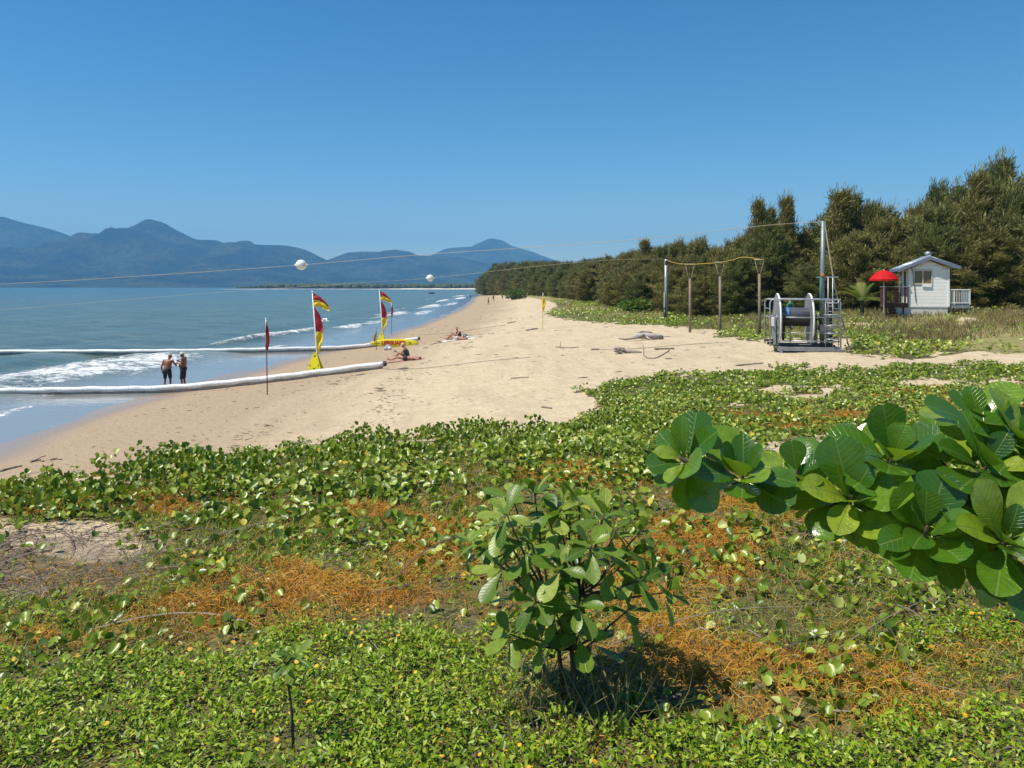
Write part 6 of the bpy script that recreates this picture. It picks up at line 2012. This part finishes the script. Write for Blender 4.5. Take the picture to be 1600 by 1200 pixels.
def shorts(root, J, mat, length=.75, g=1.0):
    m = MB(); V = {k: Vector(v) for k, v in J.items()}
    pel, ch = V['pelvis'], V['chest']
    sh = (V['shoulder_r'] - V['shoulder_l']).normalized(); tor = (ch - pel).normalized()
    R = Matrix((sh, tor.cross(sh) * -1, tor)).transposed()
    m.ball(pel + tor * .0, (.178 * g, .135 * g, .13), 14, 9, R)
    m.tube([pel - tor * .03, pel + tor * .10], [.16 * g, .15 * g], 14)
    for sd in ('l', 'r'):
        h_, k_ = V['hip_' + sd], V['knee_' + sd]
        tcaps(m, h_, h_.lerp(k_, length), .102 * g ** .5, .082, 10)
    return fuse(m, 'shorts', mat, root, .013)

def cap(root, c, face, mat, s=1.0, brim=True):
    f = Vector(face).normalized(); u = Vector((0, 0, 1)); u = (u - f * u.dot(f)).normalized(); r = f.cross(u); c = Vector(c)
    R = Matrix((r, f, u)).transposed()
    m = MB(); prof = [(.089, .018), (.092, .05), (.082, .095), (.05, .125), (.004, .135)]
    m.lathe(prof, 16, c, R)
    for i, v in enumerate(m.v):
        q = R.transposed() @ (Vector(v) - c); q.y *= 1.16; m.v[i] = tuple(c + R @ q)
    o = m.build('cap', mat, root, True)
    if brim:
        b = MB(); vs = []; fs = []
        n = 8
        for i in range(n + 1):
            a = math.pi * (.12 + .76 * i / n)
            for rad, z in ((.085, .03), (.168, .012)):
                vs.append(c + R @ Vector((math.cos(a) * (.085 if rad < .1 else .10), math.sin(a) * rad * 1.12, z)))
        vs2 = [Vector(v) - u * .008 for v in vs]; k = len(vs)
        for i in range(n):
            fs.append((2 * i, 2 * i + 1, 2 * i + 3, 2 * i + 2)); fs.append((k + 2 * i + 2, k + 2 * i + 3, k + 2 * i + 1, k + 2 * i)); fs.append((2 * i + 1, k + 2 * i + 1, k + 2 * i + 3, 2 * i + 3))
        b.add(vs + vs2, fs); b.build('brim', mat, o, True)
    return o

def hair(root, c, face, mat, s=1.0, long=0.0):
    f = Vector(face).normalized(); u = Vector((0, 0, 1)); u = (u - f * u.dot(f)).normalized(); r = f.cross(u); c = Vector(c)
    R = Matrix((r, f, u)).transposed()
    m = MB(); m.ball(c - f * .018 + u * .04, (.086, .096, .088), 14, 9, R); m.ball(c - f * .055 - u * .01, (.074, .055, .075), 12, 8, R)
    if long: m.ball(c - f * .075 - u * (.03 + long * .5), (.065, .04, .06 + long * .5), 12, 8, R)
    return fuse(m, 'hair', mat, root, .012, .5)

SK_TAN = skin_mat('tanned_skin', (.30, .115, .06), (.22, .08, .042))
SK_TAN2 = skin_mat('brown_skin', (.25, .10, .055), (.19, .07, .04))
SK_FAIR = skin_mat('fair_skin', (.50, .27, .18), (.42, .21, .14))
SK_PINK = skin_mat('sunned_skin', (.46, .22, .14), (.38, .17, .10))
M_BLK = pm('black_cloth', (.012, .012, .014), (.022, .022, .024), 8, .8, .2)
M_NAVY = pm('dark_swim_cloth', (.018, .02, .03), (.03, .03, .04), 8, .8, .2)
M_CAPW = pm('pale_cap_cloth', (.70, .62, .50), (.58, .5, .4), 9, .8, .1)
M_CAPK = pm('khaki_cap_cloth', (.42, .33, .18), (.33, .25, .13), 9, .8, .1)
M_HAIRD = pm('dark_hair', (.012, .009, .008), (.03, .02, .015), 30, .5, .3)
M_HAIRL = pm('grey_hair', (.45, .40, .34), (.35, .3, .25), 30, .6, .3)

def man_back():
    g = Vector((-16.25, 36.2, 0)); g.z = max(h1(g.x, g.y), 0) - .01
    root = thing('person', 'stocky bare backed man in dark shorts and khaki cap at the water edge', 'person', g)
    J = dict(pelvis=(0, 0, .84), chest=(.0, .07, 1.18), neck=(.01, .13, 1.38), head=(.03, .20, 1.49), face=(.15, .9, -.35), front=(0, 1, 0),
             shoulder_l=(-.20, .09, 1.31), elbow_l=(-.29, .05, 1.04), wrist_l=(-.29, .11, .80), shoulder_r=(.20, .10, 1.31), elbow_r=(.36, .14, 1.09), wrist_r=(.22, .36, 1.12),
             palm_l=(.6, .6, 0), palm_r=(-.5, 0, -.8), hip_l=(-.10, 0, .82), knee_l=(-.12, .04, .45), ankle_l=(-.12, -.02, .08), hip_r=(.10, 0, .82), knee_r=(.13, .05, .45), ankle_r=(.15, -.01, .08),
             toe_l=(-.14, .16, .03), toe_r=(.19, .16, .03))
    body(root, J, SK_TAN, 1.12, .06)
    shorts(root, J, M_BLK, .78, 1.12)
    cap(root, J['head'], J['face'], M_CAPK)
man_back()
def man_side():
    g = Vector((-15.55, 36.3, 0)); g.z = max(h1(g.x, g.y), 0) - .01
    root = thing('person', 'bare chested man in white cap and long black shorts, facing his stocky companion', 'person', g)
    J = dict(pelvis=(.02, 0, .92), chest=(.03, 0, 1.28), neck=(.01, 0, 1.49), head=(-.04, 0, 1.60), face=(-1, -.12, -.15), front=(-1, 0, 0),
             shoulder_l=(.03, -.19, 1.42), elbow_l=(.05, -.25, 1.14), wrist_l=(-.20, -.13, 1.20), shoulder_r=(.03, .19, 1.42), elbow_r=(.03, .26, 1.14), wrist_r=(-.20, .06, 1.27),
             palm_l=(.3, .9, 0), palm_r=(.3, -.9, 0), hip_l=(.02, -.10, .90), knee_l=(-.03, -.11, .49), ankle_l=(.02, -.11, .08), hip_r=(.02, .10, .90), knee_r=(.0, .11, .49), ankle_r=(.06, .12, .08),
             toe_l=(-.16, -.13, .03), toe_r=(-.12, .14, .03))
    body(root, J, SK_TAN2, 1.05, .09)
    shorts(root, J, M_BLK, .95, 1.05)
    cap(root, J['head'], J['face'], M_CAPW)
    face_bits(root, J['head'], J['face'])
man_side()

def towel(px, py, w, d, label, mat, rz):
    g = G(px, py)
    n = 12; vs = []; fs = []
    for i in range(n + 1):
        for k in range(6):
            x = (i / n - .5) * w; y = (k / 5 - .5) * d
            c = Vector((x * math.cos(rz) - y * math.sin(rz), x * math.sin(rz) + y * math.cos(rz), 0))
            vs.append((c.x, c.y, h1(g.x + c.x, g.y + c.y) - g.z + .025 + .012 * math.sin(5 * x + 2 * y)))
    for i in range(n):
        for k in range(5):
            a = i * 6 + k; fs.append((a, a + 6, a + 7, a + 1))
    N0 = len(vs); vs += [(x, y, z - .02) for x, y, z in vs]; fs += [tuple(N0 + q for q in f[::-1]) for f in list(fs)]
    o = MB().add(vs, fs).build('towel', mat, None, True); o.location = g
    tag(o, label, 'towel')
    return g
g1 = towel(633, 563.5, 1.95, .95, 'red and white towel under the seated woman and the sunbather', pm('red_white_towel', (.55, .05, .07), (.62, .5, .48), 3.2, .9, .3, stretch=(2, .3, 1)), .22)
def sit_pose(fx, lean=.0, face=(-1, -.1, -.25), knee=.42, reach=.30):
    """sitting on the ground, facing -x when fx is -1"""
    s = fx
    return dict(pelvis=(0, 0, .12), chest=(s * .13 + lean, 0, .46), neck=(s * .22 + lean, 0, .66), head=(s * .27 + lean, 0, .77), face=face, front=(s, 0, 0),
                shoulder_l=(s * .17 + lean, -.18, .60), elbow_l=(s * .30, -.24, .36), wrist_l=(s * (.30 + reach * .75), -.12, .44), shoulder_r=(s * .17 + lean, .18, .60), elbow_r=(s * .32, .22, .38), wrist_r=(s * (.28 + reach), .10, .42),
                palm_l=(0, .5, .8), palm_r=(0, -.5, .8), hip_l=(0, -.10, .11), knee_l=(s * .40, -.14, knee), ankle_l=(s * .66, -.13, .08), hip_r=(0, .10, .11), knee_r=(s * .44, .13, knee * .85), ankle_r=(s * .74, .12, .08),
                toe_l=(s * .84, -.15, .04), toe_r=(s * .92, .13, .04))
def lie_pose(s, knees=.0, on_front=False):
    """lying along x with the head at +s"""
    fz = -1 if on_front else 1
    return dict(pelvis=(0, 0, .13), chest=(s * .36, 0, .13), neck=(s * .58, 0, .13), head=(s * .70, 0, .13), face=(-.15 * s, 0, fz * 1.0), front=(0, 0, fz),
                shoulder_l=(s * .50, -.19, .13), elbow_l=(s * .66, -.38, .09), wrist_l=(s * .86, -.26, .07), shoulder_r=(s * .50, .19, .13), elbow_r=(s * .30, .32, .08), wrist_r=(s * .08, .34, .07),
                palm_l=(0, 0, -1), palm_r=(0, 0, -1), hip_l=(-s * .03, -.10, .12), knee_l=(-s * .42 + s * knees * .1, -.12, .09 + knees), ankle_l=(-s * (.82 - knees * .5), -.12, .07), hip_r=(-s * .03, .10, .12), knee_r=(-s * .42, .12, .09 + knees * .7), ankle_r=(-s * (.82 - knees * .4), .13, .07),
                toe_l=(-s * (.98 - knees * .4), -.14, .12), toe_r=(-s * (.98 - knees * .3), .15, .12))
def head_up(c, face): return c
def woman_sit():
    root = thing('person', 'woman in pale cap and green swimsuit sitting on the red towel with her phone', 'person', (g1.x + .10, g1.y + .12, g1.z + .02))
    J = sit_pose(-1, .05, (-1, -.15, -.4))
    body(root, J, SK_PINK, .95)
    m = MB(); V = {k: Vector(v) for k, v in J.items()}
    m.ball(V['pelvis'], (.17, .17, .13), 12, 8); m.tube([V['pelvis'], V['pelvis'].lerp(V['chest'], .5), V['chest'] + Vector((0, 0, .02))], [.155, .15, .155], 14); m.ball(V['chest'], (.14, .185, .13), 12, 8)
    fuse(m, 'swimsuit', pm('green_swimsuit', (.05, .09, .08), (.03, .06, .055), 6, .7, .1), root, .013)
    cap(root, J['head'], J['face'], pm('peach_cap', (.66, .45, .34), (.55, .36, .27), 9, .8, .1))
    hair(root, Vector(J['head']) - Vector((0, 0, .02)), J['face'], M_HAIRL)
    ph = MB(); w = Vector(J['wrist_l']).lerp(Vector(J['wrist_r']), .5) + Vector((-.10, 0, .05)); ph.box(w, (.012, .075, .15), Matrix.Rotation(-.5, 3, 'Y'), bev=.004); ph.build('phone', M_BLACK, root)
woman_sit()
def lying_person():
    root = thing('person', 'dark haired sunbather lying on the red towel behind the seated woman', 'person', (g1.x + .05, g1.y - .28, g1.z + .02), .16)
    J = lie_pose(1, .10)
    body(root, J, SK_PINK, .95)
    shorts(root, J, M_NAVY, .22, .98)
    hair(root, J['head'], J['face'], M_HAIRD, 1, .12)
lying_person()
g2 = towel(716, 531.5, 2.3, 1.2, 'pale towel under the couple farther up the sand', pm('pale_towel', (.75, .73, .70), (.65, .6, .56), 4, .9, .3), -.08)
def couple():
    root = thing('person', 'dark haired person in black top sitting on the pale towel', 'person', (g2.x + .10, g2.y + .25, g2.z + .02), .5)
    J = sit_pose(-1, .03, (-.6, -.8, -.1))
    body(root, J, SK_FAIR, .95)
    m = MB(); V = {k: Vector(v) for k, v in J.items()}
    m.tube([V['pelvis'], V['pelvis'].lerp(V['chest'], .6), V['chest'] + Vector((0, 0, .06))], [.155, .15, .17], 14); m.ball(V['chest'], (.14, .19, .15), 12, 8)
    fuse(m, 'top', M_BLK, root, .013)
    hair(root, J['head'], J['face'], M_HAIRD, 1, .05)
    root = thing('person', 'sunbather lying with bent knees in front of the dark haired person', 'person', (g2.x - .12, g2.y - .30, g2.z + .02), -.15)
    J = lie_pose(1, .30)
    body(root, J, SK_PINK, 1.05, .04)
    shorts(root, J, pm('white_trunks', (.6, .58, .55), (.5, .48, .45), 6, .8, .1), .5, 1.05)
    hair(root, J['head'], J['face'], M_HAIRD)
couple()
def walkers():
    J = dict(pelvis=(0, 0, .92), chest=(0, 0, 1.28), neck=(0, 0, 1.5), head=(0, -.02, 1.62), face=(0, -1, -.1), front=(0, -1, 0),
             shoulder_l=(-.19, 0, 1.42), elbow_l=(-.25, .04, 1.13), wrist_l=(-.25, -.08, .90), shoulder_r=(.19, 0, 1.42), elbow_r=(.25, -.06, 1.14), wrist_r=(.24, -.18, .93),
             hip_l=(-.1, 0, .90), knee_l=(-.10, -.12, .50), ankle_l=(-.10, -.08, .08), hip_r=(.1, 0, .90), knee_r=(.10, .04, .48), ankle_r=(.10, .24, .12), toe_l=(-.10, -.26, .03), toe_r=(.1, .12, .02))
    first = thing('person', 'tiny walker in dark shorts by the water edge at the far end of the beach', 'person', (0, 0, 0), 0, 'walkers far along the beach')
    body(first, J, SK_TAN2, 1, 0, True, .02)
    shorts(first, J, M_BLK, .8)
    hair(first, J['head'], J['face'], M_HAIRD)
    spots = [(735, 466, None), (763, 476, 'far walker on the middle of the sand, lower of the two walkers'), (771, 470.5, 'far walker on the sand, upper right of the other walker'),
             (785, 468.5, 'tiny figure farthest right on the far sand, near the end of the wood')]
    for i, (px, py, lab) in enumerate(spots):
        o = first if i == 0 else copy_tree(first)
        g = G(px, py); o.location = g; o.rotation_euler = (0, 0, i * 1.9)
        if lab: o['label'] = lab
walkers()
